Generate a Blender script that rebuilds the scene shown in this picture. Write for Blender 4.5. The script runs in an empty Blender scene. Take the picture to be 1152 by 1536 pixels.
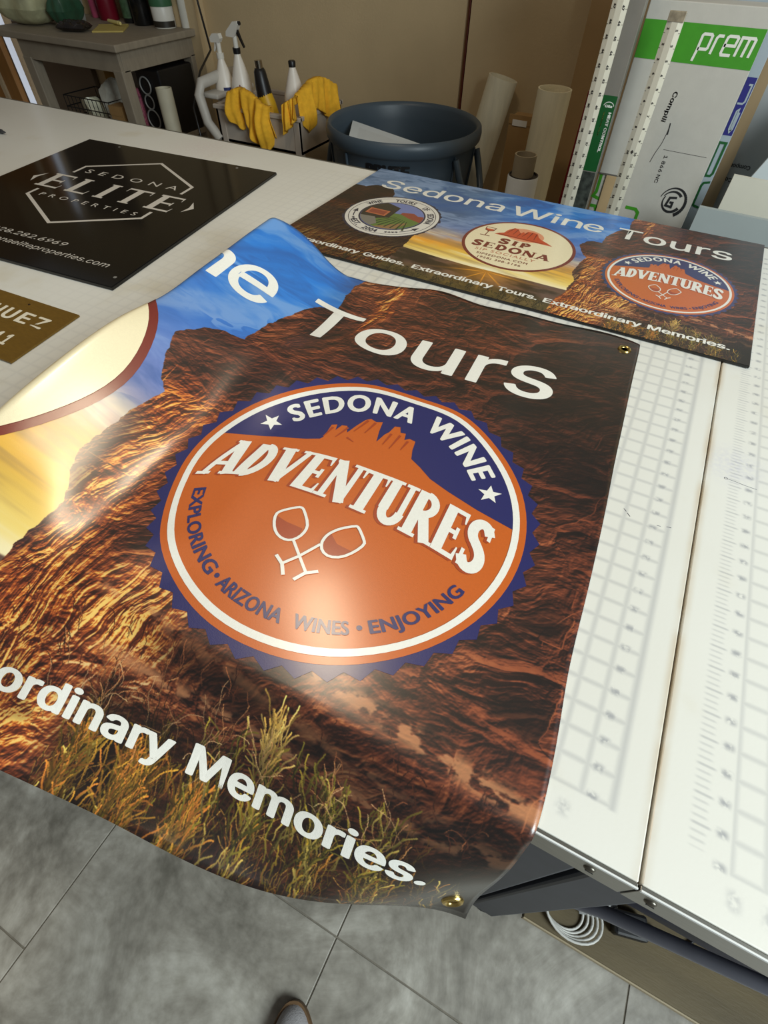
import bpy, bmesh, math, random, os
import numpy as np
from mathutils import Vector, Matrix

# ------------------------------------------------------------------ camera
SC = bpy.context.scene
COL = SC.collection
TH = 0.91                                   # height of the work table top
cam_d = bpy.data.cameras.new('camera')
cam_d.sensor_fit = 'VERTICAL'; cam_d.sensor_height = 24.0
cam_d.lens = 758.794 / 1536 * 24.0
cam_d.clip_start = 0.02
cam = bpy.data.objects.new('camera', cam_d); COL.objects.link(cam)
YAW, PITCH, ROLL = -0.460779434, 0.883366695, 0.0225827712
cy_, sy_, cp_, sp_ = math.cos(YAW), math.sin(YAW), math.cos(PITCH), math.sin(PITCH)
f_ = Vector((sy_ * cp_, cy_ * cp_, -sp_)); r_ = Vector((cy_, -sy_, 0)); u_ = r_.cross(f_)
r2 = math.cos(ROLL) * r_ + math.sin(ROLL) * u_; u2 = -math.sin(ROLL) * r_ + math.cos(ROLL) * u_
cam.matrix_world = Matrix(((r2.x, u2.x, -f_.x, -0.15827), (r2.y, u2.y, -f_.y, -0.10322),
                           (r2.z, u2.z, -f_.z, 1.35829), (0, 0, 0, 1)))
SC.camera = cam

# ------------------------------------------------------------------ light
w = bpy.data.worlds.new('world'); SC.world = w; w.use_nodes = True
w.node_tree.nodes['Background'].inputs[0].default_value = (0.80, 0.78, 0.74, 1)
w.node_tree.nodes['Background'].inputs[1].default_value = 0.16

def area(name, loc, target, sx, sy, power, col):
    l = bpy.data.lights.new(name, 'AREA'); l.shape = 'RECTANGLE'; l.size = sx; l.size_y = sy
    l.energy = power; l.color = col
    o = bpy.data.objects.new(name, l); COL.objects.link(o); o.location = loc
    o.rotation_euler = (Vector(target) - Vector(loc)).to_track_quat('-Z', 'Y').to_euler()
    return o
area('window_daylight', (1.75, -0.35, 2.15), (-0.1, 0.3, 0.9), 1.3, 1.3, 84, (0.86, 0.97, 1.0))
lamp = area('ceiling_lamp_light', (-0.90, 0.76, 2.75), (-0.42, 0.22, 0.9), 0.22, 0.55, 11, (1.0, 0.82, 0.58))
SC.view_settings.view_transform = 'Standard'
SC.view_settings.look = 'None'
SC.view_settings.exposure = 0.0
SC.view_settings.gamma = 1.0
SC.view_settings.use_curve_mapping = False

# ------------------------------------------------------------------ helpers
def lin(c):
    return tuple((x / 12.92 if x <= 0.04045 else ((x + 0.055) / 1.055) ** 2.4) for x in [v / 255.0 for v in c])
MATS = {}
def mat(name, col, rough=0.6, metal=0.0, noise=0.0, scale=20.0, bump=0.0, bscale=80.0, spec=0.5,
        coat=0.0, trans=0.0, alpha=1.0, stretch=(1, 1, 1), sss=0.0, coords='Object', croughn=.08):
    """principled material, col in sRGB 0-255, varied by procedural noise"""
    if name in MATS: return MATS[name]
    m = bpy.data.materials.new(name); m.use_nodes = True; nt = m.node_tree; N = nt.nodes; L = nt.links
    b = N['Principled BSDF']; c = lin(col) + (1,)
    b.inputs['Base Color'].default_value = c; b.inputs['Roughness'].default_value = rough
    b.inputs['Metallic'].default_value = metal; b.inputs['Specular IOR Level'].default_value = spec
    b.inputs['Coat Weight'].default_value = coat; b.inputs['Coat Roughness'].default_value = croughn
    b.inputs['Transmission Weight'].default_value = trans; b.inputs['Alpha'].default_value = alpha
    tc = N.new('ShaderNodeTexCoord'); mp = N.new('ShaderNodeMapping'); mp.inputs['Scale'].default_value = stretch
    L.new(tc.outputs[coords], mp.inputs[0])
    if noise > 0:
        n = N.new('ShaderNodeTexNoise'); n.inputs['Scale'].default_value = scale; n.inputs['Detail'].default_value = 5
        L.new(mp.outputs[0], n.inputs[0])
        r = N.new('ShaderNodeValToRGB')
        r.color_ramp.elements[0].position = 0.3; r.color_ramp.elements[1].position = 0.7
        r.color_ramp.elements[0].color = tuple(x * (1 - noise) for x in c[:3]) + (1,)
        r.color_ramp.elements[1].color = tuple(min(1, x * (1 + noise)) for x in c[:3]) + (1,)
        L.new(n.outputs[0], r.inputs[0]); L.new(r.outputs[0], b.inputs['Base Color'])
    if bump > 0:
        n2 = N.new('ShaderNodeTexNoise'); n2.inputs['Scale'].default_value = bscale; n2.inputs['Detail'].default_value = 4
        L.new(mp.outputs[0], n2.inputs[0])
        bm_ = N.new('ShaderNodeBump'); bm_.inputs['Strength'].default_value = bump; bm_.inputs['Distance'].default_value = 0.003
        L.new(n2.outputs[0], bm_.inputs['Height']); L.new(bm_.outputs[0], b.inputs['Normal'])
    MATS[name] = m
    return m

def link(name, me, m=None, parent=None, smooth=False):
    o = bpy.data.objects.new(name, me); COL.objects.link(o)
    if m is not None:
        for x in (m if isinstance(m, (list, tuple)) else [m]): me.materials.append(x)
    if smooth: me.polygons.foreach_set('use_smooth', [True] * len(me.polygons))
    if parent is not None: o.parent = parent
    return o
def build(name, V, F, m=None, parent=None, smooth=False):
    me = bpy.data.meshes.new(name); me.from_pydata([tuple(map(float, v)) for v in V], [], F); me.update()
    return link(name, me, m, parent, smooth)
def tag(o, label, cat, group=None, kind=None):
    if label: o['label'] = label
    if cat: o['category'] = cat
    if group: o['group'] = group
    if kind: o['kind'] = kind
    return o
def struct(o, label=None):
    o['kind'] = 'structure'
    if label: o['label'] = label
    return o
def empty(name, loc, label, cat, rz=0.0, group=None):
    o = bpy.data.objects.new(name, None); COL.objects.link(o); o.location = loc; o.rotation_euler = (0, 0, rz)
    o.empty_display_size = 0.05
    return tag(o, label, cat, group)

class MB:
    """collects simple solids into one mesh"""
    def __init__(s): s.V = []; s.F = []
    def add(s, V, F):
        k = len(s.V); s.V += [tuple(v) for v in V]; s.F += [tuple(i + k for i in f) for f in F]; return s
    def box(s, lo, hi, b=0.0):
        x0, y0, z0 = lo; x1, y1, z1 = hi
        if b <= 0:
            V = [(x, y, z) for z in (z0, z1) for x, y in ((x0, y0), (x1, y0), (x1, y1), (x0, y1))]
            return s.add(V, [(3, 2, 1, 0), (4, 5, 6, 7), (0, 1, 5, 4), (1, 2, 6, 5), (2, 3, 7, 6), (3, 0, 4, 7)])
        bm = bmesh.new(); bmesh.ops.create_cube(bm, size=1.0)
        for v in bm.verts: v.co = Vector(((x0 + x1) / 2 + v.co.x * (x1 - x0), (y0 + y1) / 2 + v.co.y * (y1 - y0), (z0 + z1) / 2 + v.co.z * (z1 - z0)))
        bmesh.ops.bevel(bm, geom=bm.edges[:], offset=b, segments=2, affect='EDGES', profile=0.5)
        bm.verts.index_update()
        s.add([tuple(v.co) for v in bm.verts], [tuple(v.index for v in f.verts) for f in bm.faces]); bm.free(); return s
    def lathe(s, prof, c=(0, 0, 0), n=32, axis=(0, 0, 1)):
        """profile of (radius, height) turned about axis through c"""
        q = Vector((0, 0, 1)).rotation_difference(Vector(axis).normalized()); c = Vector(c)
        V = []; F = []
        for r, h in prof:
            for i in range(n):
                a = 2 * math.pi * i / n
                V.append(tuple(c + q @ Vector((r * math.cos(a), r * math.sin(a), h))))
        for j in range(len(prof) - 1):
            for i in range(n):
                F.append((j * n + i, j * n + (i + 1) % n, (j + 1) * n + (i + 1) % n, (j + 1) * n + i))
        if prof[0][0] > 1e-5: F.append(tuple(range(n - 1, -1, -1)))
        if prof[-1][0] > 1e-5: F.append(tuple((len(prof) - 1) * n + i for i in range(n)))
        return s.add(V, F)
    def tube(s, pts, r, n=10, caps=True):
        pts = [Vector(p) for p in pts]; rs = r if isinstance(r, (list, tuple)) else [r] * len(pts)
        V = []; F = []; up = Vector((0.13, 0.21, 1)).normalized(); prev = None
        for i, p in enumerate(pts):
            t = (pts[min(i + 1, len(pts) - 1)] - pts[max(i - 1, 0)]).normalized()
            if prev is None:
                x = t.cross(up) if abs(t.dot(up)) < 0.95 else t.cross(Vector((1, 0, 0)))
            else: x = prev - t * prev.dot(t)
            x.normalize(); prev = x; y = t.cross(x)
            for k in range(n):
                a = 2 * math.pi * k / n; V.append(tuple(p + (x * math.cos(a) + y * math.sin(a)) * rs[i]))
        for j in range(len(pts) - 1):
            for k in range(n): F.append((j * n + k, j * n + (k + 1) % n, (j + 1) * n + (k + 1) % n, (j + 1) * n + k))
        if caps: F.append(tuple(range(n - 1, -1, -1))); F.append(tuple((len(pts) - 1) * n + k for k in range(n)))
        return s.add(V, F)
    def prism(s, poly, fn0, fn1):
        """2D polygon swept between two placements fn(x, y) -> 3D"""
        n = len(poly); V = [fn0(*p) for p in poly] + [fn1(*p) for p in poly]
        F = [tuple(range(n - 1, -1, -1)), tuple(range(n, 2 * n))] + [(i, (i + 1) % n, n + (i + 1) % n, n + i) for i in range(n)]
        return s.add(V, F)
    def slab(s, poly, y, t):
        """upright slab: outline in x,z with its front at y, thickness t away from it"""
        return s.prism(poly, lambda x, z: (x, y, z), lambda x, z: (x, y + t, z))
    def build(s, name, m=None, parent=None, smooth=False, auto=None):
        o = build(name, s.V, s.F, m, parent, smooth)
        bm = bmesh.new(); bm.from_mesh(o.data); bmesh.ops.recalc_face_normals(bm, faces=bm.faces[:]); bm.to_mesh(o.data); bm.free()
        if auto: 
            o.data.polygons.foreach_set('use_smooth', [True] * len(o.data.polygons))
            try: o.data.set_sharp_from_angle(angle=math.radians(auto))
            except Exception: pass
        return o

# ---------------------------------------------------------------- flat print: outlines in 2D, laid on any surface
FONT = None
try:
    fp = os.path.join(bpy.utils.resource_path('LOCAL'), 'datafiles', 'fonts', 'Inter.woff2')   # the typeface that ships with Blender
    if os.path.exists(fp): FONT = bpy.data.fonts.load(fp)
except Exception: FONT = None
def glyphs(body, bold=0.0, font='inter', spacing=1.0):
    """flat mesh of a text: verts (n,2) with cap height 1, faces"""
    c = bpy.data.curves.new('tmp', 'FONT'); c.body = body; c.fill_mode = 'FRONT'; c.resolution_u = 4
    c.space_character = spacing
    if font == 'inter' and FONT: c.font = FONT
    o = bpy.data.objects.new('tmp', c); COL.objects.link(o)
    dg = bpy.context.evaluated_depsgraph_get(); me = bpy.data.meshes.new_from_object(o.evaluated_get(dg))
    V = np.array([(v.co.x, v.co.y) for v in me.vertices]); F = [tuple(p.vertices) for p in me.polygons]
    bpy.data.objects.remove(o); bpy.data.curves.remove(c); bpy.data.meshes.remove(me)
    cap = 0.727 if (font == 'inter' and FONT) else 0.70
    V = V / cap
    if bold > 0:                                        # heavier weight: the same glyphs laid again a stroke's width around
        n = len(V); k = 10; VV = [V]; FF = list(F)
        for i in range(k):
            a = 2 * math.pi * i / k; VV.append(V + np.array([math.cos(a), math.sin(a) * .55]) * bold); FF += [tuple(q + n * (i + 1) for q in f) for f in F]
        V = np.concatenate(VV); F = FF
    return V, F
def fit(V, x0, x1, y0, h, slant=0.0, y1=None):
    """scale a text to run from x0 to x1 on baseline y0 (y1 at its end) with cap height h"""
    a, b = V[:, 0].min(), V[:, 0].max(); t = (V[:, 0] - a) / (b - a)
    y1 = y0 if y1 is None else y1
    return np.stack([x0 + t * (x1 - x0) + slant * V[:, 1] * h, y0 + t * (y1 - y0) + V[:, 1] * h], 1)
def arc(V, cx, cy, R, a0, a1, h, inward=False):
    """bend a text onto a circle: from angle a0 to a1 in degrees"""
    a, b = V[:, 0].min(), V[:, 0].max(); t = (V[:, 0] - a) / (b - a)
    A = np.radians(a0 + t * (a1 - a0)); r = R - V[:, 1] * h if inward else R + V[:, 1] * h
    return np.stack([cx + r * np.cos(A), cy + r * np.sin(A)], 1)
class Print:
    """2D shapes of one ink"""
    def __init__(s): s.V = []; s.F = []; s.L = []; s.c = 0
    def add(s, V, F, lv=None):
        k = len(s.V); s.V += [tuple(v[:2]) for v in V]; s.F += [tuple(i + k for i in f) for f in F]
        if lv is None: s.c = (s.c + 1) % 12; lv = [s.c] * len(V)
        s.L[k:] = list(lv); return s
    def poly(s, pts): return s.add(pts, [tuple(range(len(pts)))])
    def quad(s, a, b, w0, w1=None):
        a = np.array(a, float); b = np.array(b, float); w1 = w0 if w1 is None else w1
        n = b - a; n = np.array([-n[1], n[0]]) / (np.hypot(*n) + 1e-9)
        return s.poly([tuple(a + n * w0 / 2), tuple(a - n * w0 / 2), tuple(b - n * w1 / 2), tuple(b + n * w1 / 2)])
    def line(s, pts, w, closed=False):
        pts = [np.array(p, float) for p in pts]; n = len(pts); L = []; R = []
        for i in range(n):
            a = pts[i - 1] if (i > 0 or closed) else pts[i]; b = pts[(i + 1) % n] if (i < n - 1 or closed) else pts[i]
            d1 = pts[i] - a; d2 = b - pts[i]
            u1 = d1 / (np.hypot(*d1) + 1e-12); u2 = d2 / (np.hypot(*d2) + 1e-12)
            if np.hypot(*d1) < 1e-9: u1 = u2
            if np.hypot(*d2) < 1e-9: u2 = u1
            m = u1 + u2; m /= (np.hypot(*m) + 1e-9); nn = np.array([-m[1], m[0]]); k = max(0.5, nn @ np.array([-u1[1], u1[0]]))
            L.append(pts[i] + nn * w / 2 / k); R.append(pts[i] - nn * w / 2 / k)
        return s.add(L + R, [(i, n + i, n + (i + 1) % n, (i + 1) % n) for i in range(n if closed else n - 1)])
    def disc(s, cx, cy, rx, ry=None, n=72):
        ry = ry or rx
        return s.poly([(cx + rx * math.cos(2 * math.pi * i / n), cy + ry * math.sin(2 * math.pi * i / n)) for i in range(n)])
    def ring(s, cx, cy, r0, r1, n=96, ky=1.0):
        return s.add([(cx + r * math.cos(2 * math.pi * i / n), cy + ky * r * math.sin(2 * math.pi * i / n)) for r in (r0, r1) for i in range(n)],
                     [(i, (i + 1) % n, n + (i + 1) % n, n + i) for i in range(n)])
    def star(s, cx, cy, r, rot=90):
        P = [(cx + (r if i % 2 == 0 else r * .42) * math.cos(math.radians(rot + 36 * i)), cy + (r if i % 2 == 0 else r * .42) * math.sin(math.radians(rot + 36 * i))) for i in range(10)]
        return s.add(P + [(cx, cy)], [(i, (i + 1) % 10, 10) for i in range(10)])
    def text(s, body, f, bold=0.0, font='inter', spacing=1.0):
        V, F = glyphs(body, bold, font, spacing); k = 11 if bold > 0 else 1; return s.add(f(V), F, [i // (len(V) // k) for i in range(len(V))])
    def build(s, name, m, parent, surf, off, step=None, clip=None, fine=None):
        """lay the ink on surf(P, off) -> 3D, cut into a lattice of step so that it follows a curved sheet"""
        s.L += [0] * (len(s.V) - len(s.L))
        par = list(range(len(s.V)))                        # every separate piece of ink gets a hair's breadth of its own
        def root(i):
            while par[i] != i: par[i] = par[par[i]]; i = par[i]
            return i
        for f in s.F:
            for i in f[1:]: par[root(i)] = root(f[0])
        ids = {}; s.L = [l + (ids.setdefault(root(i), len(ids)) % 9) * .1 for i, l in enumerate(s.L)]
        bm = bmesh.new(); vs = [bm.verts.new((v[0], v[1], l * 1e-3)) for v, l in zip(s.V, s.L)]
        for f in s.F:
            try: bm.faces.new([vs[i] for i in f])
            except Exception: pass
        bm.normal_update()
        big = [f for f in bm.faces if len(f.verts) > 4]
        if big: bmesh.ops.triangulate(bm, faces=big)
        for f in bm.faces:
            f.normal_update()
            if f.normal.z < 0: f.normal_flip()
        if clip:
            for co, no in clip: bmesh.ops.bisect_plane(bm, geom=bm.verts[:] + bm.edges[:] + bm.faces[:], plane_co=co, plane_no=no, clear_outer=True)
        if step and bm.verts:
            X = [v.co.x for v in bm.verts]; Y = [v.co.y for v in bm.verts]
            for lo, hi, no in ((min(X), max(X), (1, 0, 0)), (min(Y), max(Y), (0, 1, 0))):
                k = math.ceil(lo / step)
                cuts = [q * step for q in range(k, int(hi / step) + 1)] + ([fine - q * .0035 for q in range(60) if fine - q * .0035 > lo] if (fine is not None and no[0]) else [])
                for c_ in cuts:
                    co = (c_, 0, 0) if no[0] else (0, c_, 0)
                    bmesh.ops.bisect_plane(bm, geom=bm.verts[:] + bm.edges[:] + bm.faces[:], plane_co=co, plane_no=no)
        if not bm.verts: bm.free(); return None
        P = surf(np.array([(v.co.x, v.co.y) for v in bm.verts]), off + np.array([v.co.z for v in bm.verts]) * 8e-3)
        for v, p in zip(bm.verts, P): v.co = p
        bm.normal_update()
        me = bpy.data.meshes.new(name); bm.to_mesh(me); bm.free()
        o = link(name, me, m, parent)
        o.data.polygons.foreach_set('use_smooth', [True] * len(o.data.polygons))
        return o

# ------------------------------------------------------------------ the landscape printed on banner and sign, drawn in code
ART_W = 1.86
def paint_art(S=1400):
    W, H = int(ART_W * S), S
    rng = np.random.RandomState(7)
    tabs = [rng.rand(128, 128).astype(np.float32) for _ in range(6)]
    def vn(x, y, k):
        x = x % 127.0; y = y % 127.0
        xi = np.minimum(x.astype(np.int32), 126); yi = np.minimum(y.astype(np.int32), 126); fx = x - xi; fy = y - yi
        fx = fx * fx * (3 - 2 * fx); fy = fy * fy * (3 - 2 * fy); T = tabs[k % 6]
        a = T[yi, xi]; b = T[yi, xi + 1]; c = T[yi + 1, xi]; d = T[yi + 1, xi + 1]
        return (a * (1 - fx) + b * fx) * (1 - fy) + (c * (1 - fx) + d * fx) * fy
    def fbm(x, y, o=5, k=0, ridged=False):
        s = np.zeros_like(x); a = 0.5; t = 0
        for i in range(o):
            n = vn(x * 2 ** i + 11.3 * i, y * 2 ** i + 7.7 * i, k + i)
            if ridged: n = 1 - np.abs(2 * n - 1)
            s += a * n; t += a; a *= 0.55
        return s / t
    uu = (np.arange(W, dtype=np.float32) + 0.5) / S - ART_W; vv = (np.arange(H, dtype=np.float32) + 0.5) / S - 1.0
    U, V = np.meshgrid(uu, vv)
    def mix(a, b, t): return a + (b - a) * t[..., None]
    def ss(a, b, x): t = np.clip((x - a) / (b - a), 0, 1); return t * t * (3 - 2 * t)
    C = lambda *c: np.array(c, np.float32) / 255
    # sky
    stops = [(0, C(34, 116, 205)), (.14, C(46, 128, 214)), (.32, C(62, 122, 205)), (.50, C(108, 128, 188)), (.60, C(196, 158, 132)), (.66, C(248, 172, 54)),
             (.72, C(238, 192, 76)), (.77, C(250, 222, 130)), (.80, C(255, 236, 180)), (1, C(120, 90, 60))]
    wob = (fbm(U * 3 + 5, V * 9, 4, 1) - 0.5)
    d = -V + wob * 0.07
    sky = np.zeros((H, W, 3), np.float32)
    for i, ch in enumerate(range(3)): sky[..., ch] = np.interp(d, [s[0] for s in stops], [s[1][ch] for s in stops])
    grey = ss(-0.85, -1.35, U) * ss(-0.66, -0.4, V)
    sky = mix(sky, np.broadcast_to(C(88, 108, 134), sky.shape) * (0.75 + 0.5 * fbm(U * 4, V * 8, 4, 2))[..., None], grey * 0.8)
    cl = fbm(U * 6.0 + V * 2 + wob * 5, V * 11 - U * 3 + wob * 4, 7, 3)
    sky = mix(sky, np.broadcast_to(C(44, 84, 150), sky.shape), ss(0.5, 0.75, cl) * 0.6 * ss(-0.72, -0.5, V))
    sky = mix(sky, np.broadcast_to(C(170, 190, 225), sky.shape), ss(0.54, 0.3, cl) * 0.5 * ss(-0.75, -0.55, V))
    st = fbm(U * 2.2 + 9, V * 30 + U * 4, 5, 4)
    sky = mix(sky, np.broadcast_to(C(255, 240, 190), sky.shape), ss(0.52, 0.7, st) * ss(-0.5, -0.62, V) * 0.8)
    sky = mix(sky, np.broadcast_to(C(150, 120, 80), sky.shape), ss(0.48, 0.3, st) * ss(-0.55, -0.66, V) * 0.45)
    rs = np.hypot((U + 0.951) * 0.8, V + 0.812)
    sky = mix(sky, np.broadcast_to(C(255, 250, 215), sky.shape), np.exp(-(rs / 0.05) ** 2))
    # plain
    n1 = fbm(U * 9, V * 26, 5, 0)
    pl = mix(np.broadcast_to(C(104, 78, 66), sky.shape), np.broadcast_to(C(52, 40, 26), sky.shape), ss(0.35, 0.7, n1))
    pl = mix(pl, np.broadcast_to(C(96, 84, 38), sky.shape) * (0.6 + 0.8 * fbm(U * 40, V * 60, 3, 2))[..., None], ss(-0.88, -0.95, V) * 0.6)
    ang = np.arctan2(V + 0.812, U + 0.951)
    ray = np.clip(np.cos(ang * 9 + 0.6), 0, 1) ** 14 * np.exp(-rs / 0.07)
    pl = mix(pl, np.broadcast_to(C(255, 170, 50), sky.shape), np.clip(ray * 1.1 + np.exp(-(rs / 0.10) ** 2) * 0.6, 0, 1))
    hz = -0.80 + 0.012 * (fbm(U * 5, V * 0 + 3, 3, 1) - 0.5) + 0.02 * ss(-1.0, -1.4, U)
    img = mix(sky, pl, ss(0.002, -0.002, V - hz))
    # rock masks
    def inside(poly, X, Y):
        r = np.zeros(X.shape, bool); n = len(poly); j = n - 1
        for i in range(n):
            xi, yi = poly[i]; xj, yj = poly[j]
            if abs(yi - yj) > 1e-9:
                c = ((yi > Y) != (yj > Y)); xx = (xj - xi) * (Y - yi) / (yj - yi) + xi; r ^= c & (X < xx)
            j = i
        return r
    wx = (fbm(U * 45, V * 45, 3, 2) - 0.5) * 0.012; wy = (fbm(U * 45 + 40, V * 45, 3, 5) - 0.5) * 0.012
    R1 = [(-.535, .02), (-.548, -.045), (-.542, -.095), (-.538, -.137), (-.571, -.150), (-.598, -.21), (-.613, -.255), (-.613, -.325), (-.634, -.327), (-.652, -.331), (-.673, -.346), (-.686, -.375),
          (-.692, -.398), (-.682, -.425), (-.668, -.46), (-.642, -.50), (-.650, -.556), (-.652, -.60), (-.656, -.642), (-.650, -.676), (-.638, -.700), (-.631, -.716), (-.636, -.76),
          (-.641, -.82), (-.656, -.88), (-.672, -1.02), (.1, -1.02), (.1, .02)]
    R2 = [(-1.9, -.262), (-1.80, -.262), (-1.76, -.219), (-1.70, -.214), (-1.655, -.24), (-1.628, -.285), (-1.618, -.326), (-1.55, -.42), (-1.40, -.56), (-1.342, -.66), (-1.334, -.80), (-1.345, -1.02), (-1.9, -1.02)]
    # rock shading: a relief of ledges, crevices and ribs lit from the upper left
    w1 = fbm(U * 6, V * 6, 4, 1) - 0.5; w2 = fbm(U * 6 + 30, V * 6, 4, 3) - 0.5
    column = ss(-.50, -.60, U) * ss(-.42, -.50, V) + np.exp(-((U + .47) / .09) ** 2 - ((V + .80) / .05) ** 2) * 1.1 + np.exp(-((U + .49 + .25 * w1) / .022) ** 2) * ss(-.32, -.1, V) * .9
    column = np.clip(column + 1.1 * np.exp(-((U + .57) / .10) ** 2 - ((V + .95) / .07) ** 2), 0, 1)
    strata = fbm(U * 9 + w1 * 1.6, (V + U * 0.12) * 30 + w2 * 3.5, 6, 0)
    blocks = fbm(U * 8 + w2 * 1.6, V * 11 + w1 * 1.6, 7, 2, True)
    rib = fbm((U - V * .3) * 36 + w1 * 3.5, (V + U * .2) * 9 + w2 * 5, 6, 4, True)
    fine = fbm(U * 70, V * 110, 4, 5)
    big = fbm(U * 4 + 3, V * 5, 4, 4)
    Hh = (.036 * strata + .070 * blocks) * (1 - .6 * column) + .055 * rib * column + .010 * fine
    gy, gx = np.gradient(Hh); gy *= S; gx *= S
    rel = np.clip(.42 + gx * .17 - gy * .24, 0, 1)
    light = np.clip(0.50 + 1.0 * (big - 0.5) + 0.24 * column - 0.22 * ss(-.57, -.64, U) * ss(-.56, -.46, V) + 0.06 * ss(-.55, -.61, U) * ss(-.5, -.3, V) - 0.16 * ss(-.22, -.03, U) - 0.36 * ss(-.23, -.12, U) * ss(-.42, -.30, V) * ss(-.02, -.12, V)
                    + 0.26 * np.exp(-((U + .06) / .08) ** 2 - ((V + .50) / .10) ** 2) - .16 * np.exp(-((V + .78) / .05) ** 2) * ss(-.42, -.36, U), 0.04, 1)
    T = np.clip(.08 + .07 * column + rel * (.30 + .62 * light) + .26 * (light - .5) + .22 * (fine - .5) + .34 * (strata - .5) + .03, 0, 1)
    crack = blocks
    pal = [(0, C(18, 9, 8)), (.16, C(44, 20, 13)), (.32, C(84, 36, 20)), (.48, C(124, 54, 27)), (.64, C(168, 78, 36)), (.80, C(222, 118, 44)), (.92, C(246, 170, 72)), (1, C(255, 210, 112))]
    pal2 = [(0, C(18, 10, 10)), (.16, C(42, 22, 17)), (.32, C(76, 38, 26)), (.48, C(112, 56, 36)), (.64, C(150, 80, 50)), (.80, C(194, 118, 74)), (.92, C(224, 162, 112)), (1, C(244, 204, 158))]
    def shade(T):
        o = np.empty(T.shape + (3,), np.float32); o2 = o.copy()
        for ch in range(3):
            o[..., ch] = np.interp(T, [p[0] for p in pal], [p[1][ch] for p in pal]); o2[..., ch] = np.interp(T, [p[0] for p in pal2], [p[1][ch] for p in pal2])
        return mix(o2, o, np.clip(column * 1.2 + .15, 0, 1))
    rock = shade(T)
    rock = mix(rock, np.broadcast_to(C(14, 10, 10), rock.shape), ss(0.52, 0.36, crack) * 0.6 * (1 - 0.7 * column))
    ledge = np.exp(-((V + 0.772 + 0.17 * (U + 0.25) - .01 * w1) / 0.010) ** 2) * ss(-.36, -.28, U) * 1.3 + .7 * np.exp(-((V + 0.80 + 0.16 * (U + 0.4)) / 0.008) ** 2) * ss(-.60, -.5, U) + np.exp(-((V + 0.855 + 0.06 * (U + 0.3)) / 0.008) ** 2) * ss(-.5, -.42, U)
    rock = mix(rock, np.broadcast_to(C(206, 142, 96), rock.shape), np.clip(ledge * ss(0.36, 0.56, fine + .4 * (strata - .5)), 0, 1) * 0.8)
    flank = ss(-.615, -.64, U) * ss(-.52, -.58, V) * ss(-.84, -.76, V)
    rock = mix(rock, rock * .35 + C(38, 30, 44) * .65, flank * .8)
    rock = rock * (1 - .5 * np.exp(-((V + .835 + .12 * (U + .25)) / .028) ** 2) * ss(-.45, -.35, U))[..., None]
    low = ss(-.855, -.92, V) * ss(-.50, -.42, U) * (.75 + .5 * ss(.45, .6, big))
    rock = mix(rock, np.broadcast_to(C(24, 13, 8), rock.shape) * (0.5 + 1.1 * fine)[..., None], np.clip(low * 0.78, 0, 1))
    rock = mix(rock, np.broadcast_to(C(16, 14, 14), rock.shape), ss(-.09, -.03, U) * ss(-.86, -.93, V) * 0.9)
    rock = mix(rock, np.broadcast_to(C(24, 16, 14), rock.shape), np.clip(ss(-.17, -.06, U) * ss(-.14, -.05, V) * 0.55, 0, 1))
    m1 = inside(R1, U + wx, V + wy)
    img[m1] = rock[m1]
    dark = rock * 0.55
    m2 = inside(R2, U + wx, V + wy)
    img[m2] = dark[m2]
    edge = inside(R1, U + wx + 0.006, V + wy - 0.004) ^ m1
    img[edge & m1] = img[edge & m1] * 0.6
    # grass and dry twigs
    def strokes(n, u0, u1, v0, v1, l0, l1, lean, cols, wpx, curl=0.5):
        bx = rng.uniform(u0, u1, n); bx = bx + .020 * np.sin(bx * 95 + 1) + .008 * np.sin(bx * 260); by = v0 + (v1 - v0) * rng.rand(n) ** 0.8; ln = rng.uniform(l0, l1, n)
        a = np.pi / 2 + rng.normal(lean, 0.30, n); cu = rng.normal(0, curl, n); ci = rng.randint(0, len(cols), n); br = rng.uniform(0.55, 1.15, n)
        m = 70; t = np.linspace(0, 1, m)
        aa = a[:, None] + cu[:, None] * t[None] + 0.25 * np.sin(t[None] * 9 + bx[:, None] * 300)
        X = bx[:, None] + np.cumsum(np.cos(aa), 1) * ln[:, None] / m; Y = by[:, None] + np.cumsum(np.sin(aa), 1) * ln[:, None] / m
        order = np.argsort(-by)
        cc = np.array(cols, np.float32)[ci] / 255 * br[:, None]
        for dx in range(wpx):
            for dy in range(wpx):
                xi = ((X + ART_W) * S).astype(int) + dx; yi = ((Y + 1) * S).astype(int) + dy
                for q in range(m):
                    ok = (xi[:, q] >= 0) & (xi[:, q] < W) & (yi[:, q] >= 0) & (yi[:, q] < H)
                    o2 = order[ok[order]]
                    img[yi[o2, q], xi[o2, q]] = np.clip(cc[o2] * (0.6 + 0.5 * t[q]), 0, 1)
    strokes(160, -.56, -.05, -.90, -.82, .01, .035, 0.1, [(96, 48, 28), (170, 100, 60), (70, 34, 22)], 1, 1.4)
    strokes(500, -.46, -.05, -1.0, -.90, .02, .05, 0.0, [(34, 26, 12), (92, 76, 28), (30, 18, 10), (110, 70, 30)], 1)
    strokes(800, -.47, -.06, -1.02, -.945, .02, .045, 0.0, [(120, 92, 28), (70, 62, 20), (150, 86, 32), (52, 32, 16), (190, 140, 60)], 1)
    strokes(200, -.47, -.06, -1.02, -.94, .015, .035, 0.0, [(176, 142, 42), (128, 112, 32), (196, 128, 48), (232, 196, 92)], 2)
    strokes(300, -.45, -.30, -1.02, -.94, .02, .05, 0.0, [(226, 160, 54), (140, 108, 34), (220, 132, 50), (110, 76, 26)], 2)
    strokes(150, -.30, -.12, -.97, -.88, .02, .045, 0.0, [(170, 146, 52), (128, 116, 40), (96, 84, 30), (206, 176, 84)], 2)
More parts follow.
